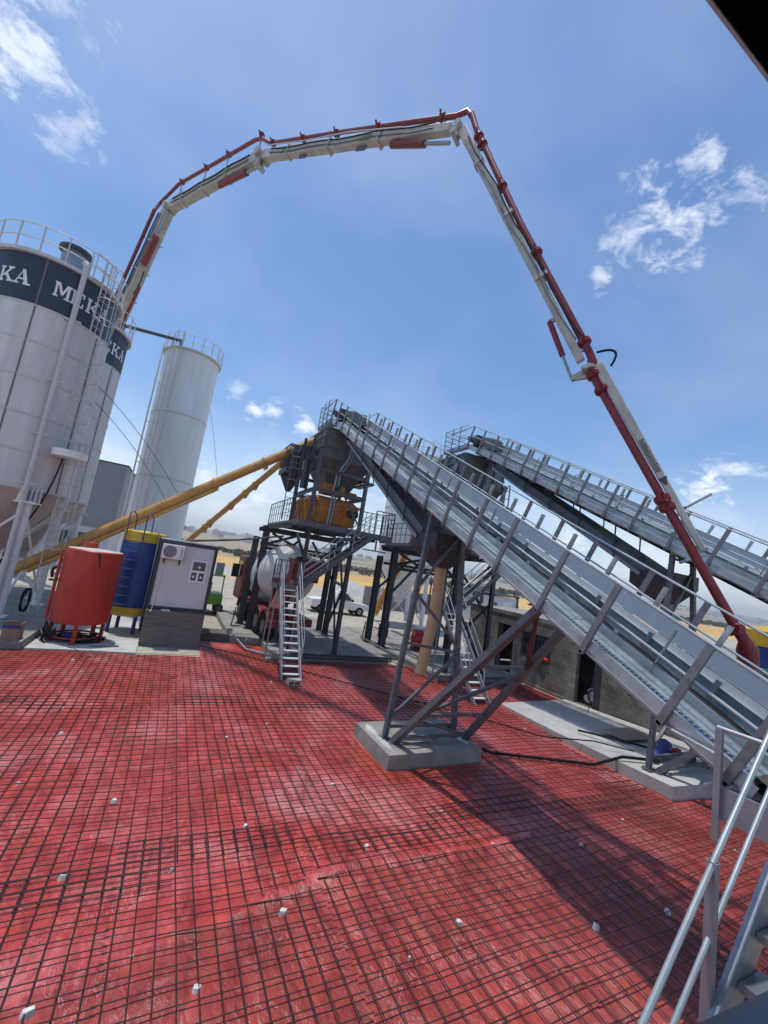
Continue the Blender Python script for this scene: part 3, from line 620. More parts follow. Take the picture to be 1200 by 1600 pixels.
def tower():
    root = thing('mixing_tower', 'left concrete mixing tower with orange mixer above the parked mixer truck', 'mixing tower', (6.5, 20, .3), 'concrete mixing towers')
    cols = [((4.1, 22.0), 5.3, .30), ((3.85, 23.2), 4.95, .28), ((8.15, 21.95), 5.3, .26), ((8.15, 23.0), 5.2, .26), ((7.1, 17.55), 5.55, .17), ((5.05, 17.6), 5.55, .15)]
    for (x, y), h, w_ in cols:
        mb = MB(); mb.ibeam((x, y, .3), (x, y, h), w_, w_, (0, 1, 0), .018); mb.box((x - w_ * .8, y - w_ * .8, .3), (x + w_ * .8, y + w_ * .8, .325)); mb.build('column', 'steel_dark', root)
    def bm(p, q, w_=.10, m='steel_dark', nm='beam'): mb = MB(); mb.ibeam(p, q, w_, w_ * 1.4, (0, 0, 1), .012); mb.build(nm, m, root)
    for y in (22.0, 23.2): bm((3.9, y, 5.38), (8.4, y, 5.38), .16)
    for x in (4.2, 8.15): bm((x, 17.4, 5.5 if x < 5 else 5.5), (x, 24, 5.5), .14)
    for y in (17.5, 19, 20.4): bm((4.4, y, 5.55), (7.3, y, 5.55), .12)
    bm((4.1, 21.9, 4.4), (8.15, 21.9, 4.4), .12); bm((4.1, 23.2, 4.6), (8.15, 23.0, 4.6), .1)
    for a, b in (((4.15, 22, 3.0), (5.9, 22, 5.1)), ((4.0, 23.2, 3.2), (5.6, 23.2, 4.8)), ((4.4, 22, 5.2), (6.2, 22, 4.5)), ((8.1, 22, 3.2), (6.6, 22, 5.1)), ((5.05, 17.6, 4.2), (5.05, 19.6, 5.3)),
                 ((7.1, 17.6, .5), (8.15, 21.9, 3.4)), ((7.1, 17.6, 3.4), (8.15, 21.9, .5)), ((7.1, 17.6, 3.2), (8.15, 21.9, 3.2)), ((7.1, 17.6, 2.7), (8.15, 21.9, 5.2)), ((5.5, 19, 5.4), (4.2, 21.9, 4.6)), ((6.9, 17.6, 5.2), (5.9, 17.6, 4.4))): bm(a, b, .085, nm='brace')
    mb = MB(); grate(mb, 4.5, 17.5, 7.2, 24.0, 5.75); mb.box((4.44, 17.44, 5.56), (4.497, 24.06, 5.80)); mb.box((7.203, 18.8, 5.56), (7.26, 24.06, 5.80)); mb.box((4.5, 17.44, 5.56), (7.2, 17.497, 5.80)); mb.build('platform', 'steel_grey', root)
    mb = MB(); grate(mb, 7.2, 17.5, 9.0, 18.7, 5.748); mb.box((7.2, 17.44, 5.5), (9.0, 17.497, 5.79)); mb.box((9.003, 17.44, 5.5), (9.05, 18.76, 5.79)); mb.box((8.3, 17.6, 5.05), (8.36, 17.66, 5.5)); mb.box((7.7, 17.6, 4.99), (8.9, 17.66, 5.047)); mb.build('side_landing', 'steel_grey', root)
    rail_run(root, [(4.47, 24.0, 5.78), (4.47, 17.47, 5.78)], step=.55); rail_run(root, [(4.47, 17.47, 5.78), (6.9, 17.47, 5.78)], step=.8); rail_run(root, [(8.05, 17.47, 5.78), (9.02, 17.47, 5.78), (9.02, 18.7, 5.78)], step=.3); rail_run(root, [(7.2, 18.75, 5.78), (9.0, 18.75, 5.78)], step=.3)
    # upper frame
    for x, y, top in ((5.1, 18.1, 9.2), (7.55, 18.1, 9.2), (5.1, 21.6, 10.3), (7.55, 21.6, 10.3)):
        mb = MB(); mb.ibeam((x, y, 5.76), (x, y, top), .16, .16, (0, 1, 0), .014); mb.build('upper_column', 'steel_grey', root)
    for z in (7.35, 8.3):
        mb = MB(); mb.ibeam((5.1, 18.1, z), (7.55, 18.1, z), .12, .16); mb.ibeam((5.1, 21.6, z), (7.55, 21.6, z), .12, .16); mb.ibeam((5.1, 18.2, z + .003), (5.1, 21.5, z + .003), .12, .16); mb.ibeam((7.55, 18.2, z + .003), (7.55, 21.5, z + .003), .12, .16); mb.build('upper_beam', 'steel_grey', root)
    mb = MB(); mb.beam((6.5, 18.02, 7.3), (7.5, 18.02, 6.0), .06, .06, (0, 1, 0)); mb.build('brace', 'steel_grey', root)
    # hopper
    hx0, hx1, hy0, hy1 = 5.3, 7.8, 18.5, 21.3
    mb = MB(); mb.box((hx0, hy0, 9.0), (hx1, hy1, 10.45)); mb.build('weigh_hopper', 'hopper_grey', root, .02)
    mb = MB(); mb.hexa([(6.1, 19.3, 7.55), (7.1, 19.3, 7.55), (7.1, 20.6, 7.55), (6.1, 20.6, 7.55), (hx0 + .01, hy0 + .01, 8.997), (hx1 - .01, hy0 + .01, 8.997), (hx1 - .01, hy1 - .01, 8.997), (hx0 + .01, hy1 - .01, 8.997)]); mb.build('hopper_cone', 'hopper_grey', root)
    mb = MB()
    for z in (9.02, 9.55, 10.05, 10.42):
        mb.beam((hx0 - .06, hy0 - .03, z), (hx1 + .06, hy0 - .03, z), .06, .07); mb.beam((hx0 - .03, hy0 + .003, z), (hx0 - .03, hy1, z), .06, .07); mb.beam((hx1 + .03, hy0 + .003, z), (hx1 + .03, hy1, z), .06, .07)
    for k in range(5):
        x = hx0 + .02 + (hx1 - hx0 - .04) * k / 4; mb.beam((x, hy0 - .03, 9.06), (x, hy0 - .03, 10.38), .05, .05, (0, 1, 0)); mb.beam((x, hy0 - .02, 8.98), (lerp((6.1, 0, 0), (7.1, 0, 0), k / 4)[0], 19.28, 7.6), .05, .05, (0, 1, 0))
    for k in range(5):
        y = hy0 + .1 + (hy1 - hy0 - .2) * k / 4; mb.beam((hx0 - .03, y, 9.06), (hx0 - .03, y, 10.38), .05, .05, (1, 0, 0))
    mb.build('hopper_rib', 'hopper_grey', root)
    # mixer
    mb = MB(); mb.hexa([(5.25, 18.5, 5.95), (7.4, 18.5, 5.95), (7.4, 21.6, 5.95), (5.25, 21.6, 5.95), (5.05, 18.4, 6.9), (7.5, 18.4, 6.9), (7.5, 21.7, 6.9), (5.05, 21.7, 6.9)]); mb.hexa([(5.05, 18.4, 6.903), (7.5, 18.4, 6.903), (7.5, 21.7, 6.903), (5.05, 21.7, 6.903), (5.3, 18.7, 7.2), (7.2, 18.7, 7.2), (7.2, 21.4, 7.2), (5.3, 21.4, 7.2)])
    mb.build('mixer', 'orange', root, .02)
    mb = MB()
    for x in (5.5, 6.1, 6.7, 7.2): mb.beam((x, 18.43, 5.97), (x - .03, 18.36, 6.88), .05, .06, (0, 1, 0))
    for y in (18.9, 19.6, 20.3, 21.0): mb.beam((5.2, y, 5.97), (5.02, y, 6.88), .05, .06, (1, 0, 0))
    mb.box((4.98, 18.33, 6.87), (7.56, 18.397, 6.95)); mb.box((4.98, 18.4, 6.87), (5.047, 21.7, 6.95)); mb.build('mixer_rib', 'orange', root)
    mb = MB(); mb.box((5.6, 18.5, 7.32), (6.7, 19.2, 7.8)); mb.box((6.9, 18.45, 7.3), (7.3, 18.9, 7.6)); mb.build('gearbox', 'orange', root, .03)
    mb = MB(); mb.tube([(6.9, 18.15, 6.55), (7.35, 18.15, 6.55)], .17, 14); mb.tube([(6.2, 18.3, 7.6), (6.2, 18.0, 7.6)], .12, 12); mb.build('motor', 'steel_dark', root)
    mb = MB(); mb.tube([(6.0, 18.25, 5.8), (6.05, 18.2, 8.2), (6.5, 18.2, 9.1), (6.7, 18.35, 10.3)], .06, 10); mb.tube([(6.15, 18.3, 5.8), (6.22, 18.22, 8.2), (6.65, 18.25, 9.1), (6.85, 18.35, 10.3)], .05, 10); mb.build('air_pipe', 'galv', root)
    mb = MB(); mb.lathe((4.9, 22.6, 7.6), [(.12, 0), (.55, .8), (.55, 2.2), (0, 2.22)], 20); mb.build('cement_hopper', 'steel_dark', root)
    mb = MB(); mb.lathe((4.55, 20.4, 7.9), [(.1, 0), (.38, .5), (.38, 1.7), (0, 1.72)], 18); mb.build('cement_hopper', 'steel_dark', root)
    mb = MB(); mb.box((4.0, 19.3, 8.1), (5.0, 19.38, 8.3)); mb.box((4.0, 20.9, 8.1), (5.0, 20.98, 8.3)); mb.box((3.93, 19.3, 8.08), (3.997, 20.98, 8.3)); grate(mb, 4.0, 19.4, 5.0, 20.88, 8.28); mb.build('side_platform', 'steel_dark', root)
    rail_run(root, [(3.96, 20.95, 8.3), (3.96, 19.33, 8.3), (4.6, 19.33, 8.3)], m='steel_dark', step=.4)
    mb = MB()
    for dx in (-.2, .2): mb.tube([(4.3 + dx, 19.2, 5.8), (4.3 + dx, 19.2, 9.4)], .02, 6)
    for k in range(12): mb.tube([(4.1, 19.2, 6.0 + k * .28), (4.5, 19.2, 6.0 + k * .28)], .013, 5)
    mb.build('ladder', 'steel_grey', root)
    mb = MB()
    for k in range(4): mb.ring((4.3, 18.95, 0), .33, 7.6 + k * .55, .014, 14, -pi, 0, 5)
    for k in range(6): a = -pi + pi * k / 5; mb.tube([(4.3 + .33 * cos(a), 18.95 + .33 * sin(a), 7.6), (4.3 + .33 * cos(a), 18.95 + .33 * sin(a), 9.25)], .010, 4)
    mb.build('ladder_cage', 'steel_grey', root)
    mb = MB(); mb.ibeam((4.4, 18.5, 6), (4.4, 18.5, 9.6), .1, .1, (0, 1, 0)); mb.ibeam((4.75, 18.3, 7.2), (4.75, 18.3, 9.7), .1, .1, (0, 1, 0)); mb.box((4.3, 18.6, 9.0), (5.1, 19.1, 9.3)); mb.box((4.5, 18.2, 8.6), (4.9, 18.6, 9.0)); mb.tube([(4.6, 18.4, 7.3), (4.6, 18.4, 8.6)], .14, 10); mb.build('service_frame', 'steel_dark', root)
    rail_run(root, [(7.85, 18.0, 8.2), (7.85, 19.6, 8.2)], m='steel_grey', step=.5); mb = MB(); mb.box((7.55, 17.95, 8.08), (7.9, 19.7, 8.18)); mb.build('side_platform', 'steel_dark', root)
    # access stairs
    lx0, lx1 = 4.08, 4.76; by, ty, tz = 14.35, 16.95, 3.0
    for x in (lx0, lx1):
        mb = MB(); mb.chan((x, by, .02), (x, ty, tz), .05, .16, (0, -.75, .65), -1 if x == lx0 else 1, .006); mb.build('stringer', 'steel_lilac', root)
    for k in range(13):
        t = (k + 1) / 13.6; y = by + (ty - by) * t; z = tz * t
        mb = MB(); mb.box((lx0 + .03, y - .02, z - .03), (lx1 - .03, y + .20, z)); mb.build('tread', 'galv_pale', root)
    for x in (lx0 - .03, lx1 + .03):
        mb = MB(); o_ = V((x, by + .5, 1.45)); e_ = V((x, ty, tz + .98)); mb.tube([V((x, by + .45, .55)), o_, e_], .02, 8); mb.tube([o_ - V((0, 0, .42)), e_ - V((0, 0, .42))], .016, 8); mb.tube([(x, ty - .05, tz), (x, ty - .05, tz + 1)], .02, 6); mb.tube([(x, (by + ty) / 2 + .2, 1.7), (x, (by + ty) / 2 + .2, 2.7)], .018, 6); mb.build('handrail', 'galv_light', root)
    mb = MB(); grate(mb, 4.0, 16.95, 5.0, 17.95, 3.0); mb.box((4.0, 16.9, 2.86), (5.0, 16.947, 3.02)); mb.box((3.95, 16.9, 2.86), (3.997, 18, 3.02)); mb.build('stair_landing', 'steel_grey', root)
    for p in ((4.02, 17.05), (4.02, 17.9), (4.95, 17.05)):
        mb = MB(); mb.beam((p[0], p[1], .02 if p[1] < 17.08 else .3), (p[0] + (0 if p[0] < 4.5 else 0), p[1], 2.86), .05, .05, (0, 1, 0)); mb.build('landing_leg', 'galv', root)
    rail_run(root, [(3.97, 16.95, 3.0), (3.97, 17.95, 3.0), (4.95, 17.95, 3.0)], step=.5, m='steel_grey', h=1.0)
    ux, uz = 4.95, 3.0; vx, vz = 7.95, 5.7
    for y in (17.02, 17.72):
        mb = MB(); mb.chan((ux, y, uz), (vx, y, vz), .05, .2, (-.6, 0, .7), 1 if y > 17.4 else -1, .006); mb.build('stringer', 'steel_grey', root)
    for k in range(12):
        t = (k + .8) / 12.2; x = ux + (vx - ux) * t; z = uz + (vz - uz) * t; mb = MB(); mb.box((x - .12, 17.05, z - .03), (x + .12, 17.69, z)); mb.build('tread', 'galv', root)
    for y in (17.0, 17.74):
        mb = MB(); mb.tube([(ux, y, uz + .3), (ux, y, uz + .95), (vx, y, vz + 1.0)], .02, 8)
        for q in (.35, .65): mb.tube([(ux, y, uz + q), (vx, y, vz + q)], .014, 6)
        for t in (.33, .66, .98): mb.tube([(ux + (vx - ux) * t, y, uz + (vz - uz) * t), (ux + (vx - ux) * t, y, uz + (vz - uz) * t + 1)], .018, 6)
        mb.build('handrail', 'galv_light', root)
    return root
tw1 = tower()
tw2 = copy_tree(tw1, D2); tw2['label'] = 'right concrete mixing tower standing behind the discharge hose and trestle'
cv2 = copy_tree(conv1, D2); cv2['label'] = 'far inclined belt conveyor crossing the sky at right behind the red pipe'
# ================================================================== SILOS
GLY = {'M': [(0, 0, .3, .12), (0, .88, .28, 1), (.06, .1, .2, .9), (.7, 0, 1.06, .12), (.78, .88, 1.06, 1), (.80, .1, .98, .9), ((.14, 1), (.32, 1), (.62, .25), (.46, .2)), ((.46, .2), (.60, .2), (.90, 1), (.74, 1))],
       'E': [(0, 0, .9, .13), (0, .87, .88, 1), (.08, .1, .28, .9), (.28, .43, .6, .56), (.78, .13, .9, .32), (.76, .68, .88, .87), (.55, .34, .64, .66)],
       'K': [(0, 0, .36, .12), (0, .88, .36, 1), (.08, .1, .27, .9), (.55, .88, .98, 1), (.62, 0, 1.08, .12), ((.27, .40), (.40, .32), (.88, .9), (.70, .9)), ((.36, .52), (.52, .62), (.95, .1), (.72, .1))],
       'A': [(0, 0, .36, .12), (.62, 0, 1.08, .12), ((.10, .1), (.20, .1), (.54, 1), (.44, .88)), ((.68, .1), (.92, .1), (.62, 1), (.40, 1)), (.26, .30, .74, .41)]}
def silo(root, c, r, z0, zf, ztop, band, legs=True, phi_text=(), cone='silo_cone', body='silo_white', nb=5, seams=(-87, -27, 33, -147, 93, 153)):
    cx, cy = c
    mb = MB(); mb.lathe((cx, cy, 0), [(r, zf), (r, ztop)], 64); mb.lathe((cx, cy, 0), [(r, ztop), (r * .5, ztop + .35), (0.01, ztop + .5)], 64); mb.build('shell', body, root)
    mb = MB(); mb.lathe((cx, cy, 0), [(.3, max(z0, zf - 2.9)), (r - .02, zf)], 48); mb.lathe((cx, cy, 0), [(.3, max(z0, zf - 3.2)), (.3, max(z0, zf - 2.9))], 20); mb.build('cone', cone, root)
    H = (ztop - (2.0 if band else 0) - zf) / nb
    for k in range(nb + 1):
        mb = MB(); z = zf + H * k; mb.lathe((cx, cy, z), [(r, -.05), (r + .022, -.035), (r + .022, .035), (r, .05)], 64); mb.build('band_ring', 'silo_trim', root)
    mb = MB()
    for p in seams:
        a = radians(p); q = V((cos(a), sin(a), 0)); b = V((cx, cy, 0)) + q * (r + .006); mb.beam(b + V((0, 0, zf + .06)), b + V((0, 0, ztop - .06)), .05, .02, q)
        z = zf + .1
        while z < ztop: mb.beam(b + q * .01 + V((0, 0, z)), b + q * .02 + V((0, 0, z)), .07, .035); z += .16
    mb.build('panel_seam', 'seam', root)
    if band:
        mb = MB(); mb.lathe((cx, cy, 0), [(r + .012, ztop - 1.98), (r + .012, ztop - .02)], 64); mb.build('navy_band', 'navy', root)
        for pc in phi_text:
            mb = MB(); hh = .62; ww = .52; adv = .57; start = pc - 2 * adv * .5 * 2 / r / 1.0; R0 = r + .02
            def mp(u_, v_, d): a = radians(0) + u_; return (cx + (R0 + d) * cos(a), cy + (R0 + d) * sin(a), ztop - 1.34 + v_)
            a0 = pc - (4 * adv) / 2 / r
            for i, ch in enumerate('MEKA'):
                for g in GLY[ch]:
                    if isinstance(g[0], tuple): q = g
                    else: x0, y0, x1, y1 = g; q = ((x0, y0), (x1, y0), (x1, y1), (x0, y1))
                    pts = [(a0 + (i * adv + x * ww) / r, y * hh) for x, y in q]
                    mb.add([mp(u_, v_, .002 + .001 * (hash(str(g)) % 5)) for u_, v_ in pts], [(0, 1, 2, 3)])
            mb.build('lettering', 'white_paint', root)
    mb = MB(); mb.lathe((cx, cy, ztop), [(r + .002, -.02), (r + .16, -.02), (r + .16, .12), (r - .02, .12)], 64); mb.build('deck_rim', 'silo_trim', root)
    mb = MB()
    for zz in (.62, 1.2): mb.ring((cx, cy, 0), r + .12, ztop + zz, .022, 64)
    mb.build('guard_rail', 'silo_trim', root)
    for k in range(18):
        a = 2 * pi * k / 18 + .1; mb = MB(); p = V((cx + (r + .12) * cos(a), cy + (r + .12) * sin(a), ztop + .1)); mb.beam(p, p + V((0, 0, 1.1)), .045, .045, (cos(a), sin(a), 0)); mb.build('rail_post', 'silo_trim', root)
    if legs:
        for k in range(4):
            a = radians(-52) + k * pi / 2; p = V((cx + (r + .02) * cos(a), cy + (r + .02) * sin(a), 0)); mb = MB(); mb.tube([p + V((0, 0, z0)), p + V((0, 0, zf - .45))], .16, 14); mb.box((p.x - .28, p.y - .28, z0), (p.x + .28, p.y + .28, z0 + .03)); mb.build('silo_leg', 'white_paint', root)
            mb = MB()
            for d in (-.3, -.15, 0, .15, .3):
                aa = a + d / r * 1.0; q = V((cx + (r - .05) * cos(aa), cy + (r - .05) * sin(aa), 0)); mb.beam(q + V((0, 0, zf - .5)), q + V((0, 0, zf + .1)), .03, .4, V((cos(aa), sin(aa), 0)))
            mb.box((p.x - .35, p.y - .35, zf - .56), (p.x + .35, p.y + .35, zf - .5)); mb.build('leg_bracket', 'white_paint', root)
            b = a + pi / 2; q = V((cx + r * cos(b), cy + r * sin(b), 0)); mb = MB()
            mb.tube([p + V((0, 0, z0 + .4)), q + V((0, 0, zf - .8))], .05, 8); mb.tube([q + V((0, 0, z0 + .4)), p + V((0, 0, zf - .8))], .05, 8); mb.build('leg_brace', 'white_paint', root)
def cage_ladder(root, c, r, phi, z0, z1, zc, m='silo_trim', out=.22, w_=.5, cr=.38):
    a = radians(phi); q = V((cos(a), sin(a), 0)); t = V((-sin(a), cos(a), 0)); b = V((c[0], c[1], 0)) + q * (r + out)
    mb = MB()
    for s in (-1, 1): mb.beam(b + t * s * w_ / 2 + V((0, 0, z0)), b + t * s * w_ / 2 + V((0, 0, z1)), .045, .03, q)
    z = z0 + .2
    while z < z1 - .05: mb.tube([b - t * w_ / 2 + V((0, 0, z)), b + t * w_ / 2 + V((0, 0, z))], .012, 5); z += .3
    mb.build('ladder', m, root)
    mb = MB(); n = 8; z = zc
    cc = b + q * cr * .55
    def pt(k): an = -2.2 + 4.4 * k / n; return cc + q * cr * cos(an) + t * cr * sin(an)
    while z <= z1: mb.tube([pt(k) + V((0, 0, z)) for k in range(n + 1)], .02, 5); z += .9
    for k in range(1, n, 1 if n < 8 else 1): mb.tube([pt(k) + V((0, 0, zc)), pt(k) + V((0, 0, z - .9))], .013, 4)
    mb.build('ladder_cage', m, root)
c1 = (-6.75, 22.5)
s1 = thing('cement_silo', 'big near white cement silo with navy band, cut by the left edge of the photo', 'silo', (*c1, .3))
silo(s1, c1, 2.25, .3, 5.2, 14.3, True, phi_text=(radians(-48), radians(-124), radians(28), radians(150)))
cage_ladder(s1, c1, 2.25, -36, 6.9, 15.4, 7.4)
mb = MB(); a = radians(-36); q = V((cos(a), sin(a), 0)); cc = V((*c1, 0)) + q * (2.25 + .55); mb.lathe((cc.x, cc.y, 6.72), [(.62, 0), (.62, .28), (.58, .28), (.58, .02), (0.02, .02), (0.02, 0), (.62, 0)], 20); mb.build('rest_platform', 'white_paint', s1)
cage_ladder(s1, c1, 2.25, -24, .45, 7.6, 3.0)
mb = MB(); a = radians(-58); p = V((c1[0] + 2.45 * cos(a), c1[1] + 2.45 * sin(a), 0)); mb.tube([p + V((0, 0, .9)), p + V((0, 0, 14.7))], .10, 14); mb.tube([p + V((0, 0, 14.6)), p + V((0, 0, 14.72)), p + V((-.1, .15, 14.85))], .12, 12)
for z in (2.5, 5.4, 7.4, 9.6, 12.25): mb.beam(p + V((-.3, .02, z)), p + V((.3, .02, z)), .08, .06)
mb.build('fill_pipe', 'silo_trim', s1)
a = radians(-62); fc = (c1[0] + 1.15 * cos(a), c1[1] + 1.15 * sin(a), 14.55)
mb = MB(); mb.lathe(fc, [(.46, -.2), (.46, .95), (.44, 1.0)], 24); mb.build('dust_filter', 'galv', s1)
mb = MB(); mb.lathe(fc, [(.62, 1.0), (.60, 1.12), (.2, 1.32), (0.01, 1.36)], 24); mb.lathe(fc, [(.01, .99), (.62, 1.0)], 24); mb.build('filter_lid', 'steel_dark', s1)
mb = MB(); a = radians(-38); p = V((c1[0] + 2.4 * cos(a), c1[1] + 2.4 * sin(a), 14.4))
for dz in (0, .55, 1.1): mb.tube([p + V((-.35, -.45, dz)), p + V((.45, .4, dz))], .025, 6)
for k in range(4): b_ = p + V((-.35 + .8 * k / 3, -.45 + .85 * k / 3, -.1)); mb.tube([b_, b_ + V((0, 0, 1.25))], .022, 6)
mb.build('gate_rail', 'silo_trim', s1)
mb = MB(); mb.tube(arc((-4.75, 21.2, 6.7), (-4.9, 21.1, 4.6), (-5.5, 20.7, 3.4), 8) + arc((-5.5, 20.7, 3.4), (-5.75, 20.6, 2.4), (-5.7, 20.6, .5), 6)[1:], .03, 6); mb.build('air_hose', 'rubber', s1)
c2 = (-6.85, 27.4)
s2 = thing('cement_silo', 'second navy-banded cement silo half hidden behind the big near one', 'silo', (*c2, .3))
silo(s2, c2, 2.25, .3, 5.2, 14.7, True, phi_text=(radians(-36), radians(50)))
c3 = (-1.5, 34.5)
s3 = thing('cement_silo', 'tall smooth white silo with caged ladder and guard rail, right of the banded silos', 'silo', (*c3, 0))
silo(s3, c3, 1.9, .2, 3.4, 17.6, False, legs=False, body='silo_white_bright', cone='silo_white_bright', nb=3, seams=())
mb = MB(); mb.lathe((*c3, 0), [(1.95, .1), (1.95, 3.42)], 40); mb.build('skirt', 'silo_white_bright', s3)
cage_ladder(s3, c3, 1.9, -118, 3.6, 18.9, 4.6); 
mb = MB(); a = radians(-160); p = V((c3[0] + 2.15 * cos(a), c3[1] + 2.15 * sin(a), 0)); mb.tube([p + V((0, 0, 3.2)), p + V((0, 0, 17.9))], .06, 10); 
for z in (6, 9, 12, 15): mb.beam(p + V((0, 0, z)), p + V((.3, .1, z)), .05, .05)
mb.build('fill_pipe', 'white_paint', s3)
c4 = (16.9, 30.0)
s4 = thing('cement_silo', 'pale silo on braced legs behind the two mixing towers', 'silo', (*c4, .2))
silo(s4, c4, 2.2, .2, 5.0, 13.6, False, body='silo_white_bright', cone='silo_white_bright', nb=4, seams=())
# fill pipe across the silo tops
fp = thing('transfer_pipe', 'dark pipe running from the banded silo tops across to the white silo', 'pipe', (-5, 27, 15.5))
mb = MB(); mb.tube([(-5.2, 29.0, 16.3), (-2.45, 33.0, 18.25), (-2.4, 33.1, 17.3)], .11, 10); mb.build('pipe', 'steel_dark', fp)
# ---- screw conveyors
def screw(label, p, q, r, m, motor=True, twin=0, bands=()):
    t = thing('screw_conveyor', label, 'screw conveyor', p)
    mb = MB(); mb.tube([p, q], r, 18); mb.build('tube', m, t)
    d = (V(q) - V(p)).normalized()
    mb = MB()
    for k in bands: mb = MB(); c = V(lerp(p, q, k)); mb.tube([c - d * .04, c + d * .04], r + .05, 18); mb.beam(c - d * .02 + V((0, 0, -r - .1)), c + d * .18 + V((0, 0, -r - .1)), .14, .16); mb.build('flange', m, t)
    if motor: mb = MB(); mb.tube([V(q), V(q) + d * .5], r * .8, 14); mb.build('motor', 'tank_yellow', t); mb = MB(); mb.tube([V(p) - d * .1, V(p) - d * .45], r * 1.1, 14); mb.build('end_cap', 'tank_yellow', t)
    mb = MB(); o_ = V((.05, -.06, r + .03)); L = (V(q) - V(p)).length; mb.tube([V(p) + o_ + d * (L * k / 14) + V((0, 0, .03 * (k % 2))) for k in range(15)], .025, 6); mb.build('cable', 'rubber', t)
    if twin: mb = MB(); o_ = V((0, -.12, -r - .12)); mb.tube([V(lerp(p, q, .05)) + o_, V(lerp(p, q, .62)) + o_], twin, 10); mb.build('brace_tube', m, t)
    return t
screw('long ochre screw conveyor rising from the near silos over the coloured tanks', (-5.6, 21.9, 1.9), (5.3, 20.2, 10.1), .22, 'screw_ochre', twin=.09, bands=(.2, .45, .62, .8, .97))
screw('shorter ochre screw conveyor behind, rising from the white silo to the tower', (.5, 33.0, 3.6), (4.9, 22.4, 9.9), .17, 'screw_ochre', bands=(.25, .3, .5, .62, .7, .9))
screw('steep yellow screw conveyor seen between the columns of the right tower', (13.9, 27.5, 1.3), (13.0, 21.2, 7.8), .2, 'orange', bands=(.2, .5, .8))
def cable(label, pts, r=.012, m='rubber', nm='cable', cat='cable'):
    mb = MB(); mb.tube(pts, r, 6); o = mb.build(nm, m); tag(o, label, cat); return o
cable('upper thin wire sagging from the near silo to the ochre screw tube', arc((-4.9, 23.5, 10.9), (-2.4, 22.8, 9.0), (-.3, 21.3, 6.2), 10), .014, 'steel_dark', 'wire', 'wire')
cable('lower thin wire slung from the near silo to the ochre screw tube', arc((-4.9, 23.3, 10.1), (-2.5, 22.8, 8.3), (-.8, 21.3, 5.9), 10), .014, 'steel_dark', 'wire', 'wire')
cable('thin guy wire falling from the tall white silo toward the tower', arc((.4, 34.5, 14.3), (1.2, 34, 12), (2.0, 33.0, 8.3), 8), .012, 'steel_dark', 'wire', 'wire')
# ---- grey shed behind
gb = thing('grey_shed', 'plain grey flat-topped shed between the banded silos and the tall white silo', 'shed', (-7.5, 46, 0))
mb = MB(); mb.box((-13, 45, 3.9), (-5.2, 55, 9.9)); mb.build('upper_wall', 'grey_shed', gb); mb = MB(); mb.box((-12.9, 45.1, 0), (-5.3, 54.9, 3.897)); mb.build('lower_wall', 'shed_white', gb)
mb = MB(); mb.box((-13.1, 44.9, 9.903), (-5.1, 55.1, 10.0)); mb.build('roof', 'cabin_frame', gb)
mb = MB(); mb.box((-8.9, 45.03, .5), (-6.0, 45.09, 3.3)); mb.build('door', 'cabin_frame', gb)
# ================================================================== TANKS AND CABIN
tr = thing('water_tank', 'bright red cylindrical tank on short legs beside the blue tank', 'tank', (-2.42, 18.4, .05))
c = (-2.5, 18.7)
mb = MB(); mb.lathe((*c, 0), [(0.01, .72), (.86, .72), (.90, .76), (.90, 3.28), (.86, 3.32)], 48); mb.build('shell', 'tank_red', tr)
mb = MB(); mb.lathe((*c, 0), [(.86, 3.32), (.4, 3.36), (.01, 3.38)], 48); mb.build('lid', 'silo_trim', tr)
mb = MB(); mb.lathe((c[0] - .25, c[1] + .2, 3.34), [(.24, 0), (.24, .22), (.0, .24)], 20); mb.build('hatch', 'tank_red', tr)
for k in range(5):
    a = radians(-85 + 72 * k); mb = MB(); p = V((c[0] + .8 * cos(a), c[1] + .8 * sin(a), 0)); mb.chan(p + V((0, 0, .05)), p + V((0, 0, .9)), .12, .10, (cos(a), sin(a), 0), 1, .012); mb.box((p.x - .1, p.y - .1, .05), (p.x + .1, p.y + .1, .065)); mb.build('leg', 'tank_red', tr)
mb = MB(); mb.ring((*c, 0), .74, .22, .035, 32); mb.build('leg_ring', 'tank_red', tr)
mb = MB(); mb.box((c[0] - .96, c[1] - .45, .8), (c[0] - .90, c[1] - .38, 3.1)); mb.box((c[0] - .98, c[1] - .15, .8), (c[0] - .92, c[1] - .10, 3.2)); mb.build('sight_pipe', 'tank_red', tr)
mb = MB(); mb.tube(arc((c[0] - .9, c[1] - .2, 2.6), (c[0] - 1.2, c[1] - .3, 2.6), (c[0] - 1.05, c[1] - .3, 2.2), 5), .05, 8); mb.lathe((c[0] - 1.0, c[1] - .35, 2.1), [(.02, 0), (.13, 0), (.13, .05), (.02, .05)], 12); mb.build('valve', 'black', tr)
mb = MB(); mb.add([(c[0] + .28 + x, c[1] - .875 - .0 + .15 * (x + .1) - .03, 2.72 + z) for x, z in ((-.1, .55), (.02, .5), (.03, .2), (.10, .02), (.0, .12), (-.03, .38))], [(0, 1, 2, 3, 4, 5)]); mb.build('paint_scorch', 'black', tr)
tb = thing('water_tank', 'tall dark blue tank with yellow rims and ladder rungs beside the cabin', 'tank', (-1.05, 20.8, .05))
c = (-1.15, 20.75)
mb = MB(); mb.lathe((*c, 0), [(.80, 1.12), (.80, 3.82)], 48); mb.build('shell', 'tank_blue', tb)
mb = MB(); mb.lathe((*c, 0), [(.01, .78), (.78, .78), (.805, .82), (.805, 1.118)], 48); mb.build('rim_band', 'tank_yellow', tb); mb = MB(); mb.lathe((*c, 0), [(.805, 3.822), (.805, 4.22), (.76, 4.26), (.01, 4.3)], 48); mb.build('rim_band', 'tank_yellow', tb)
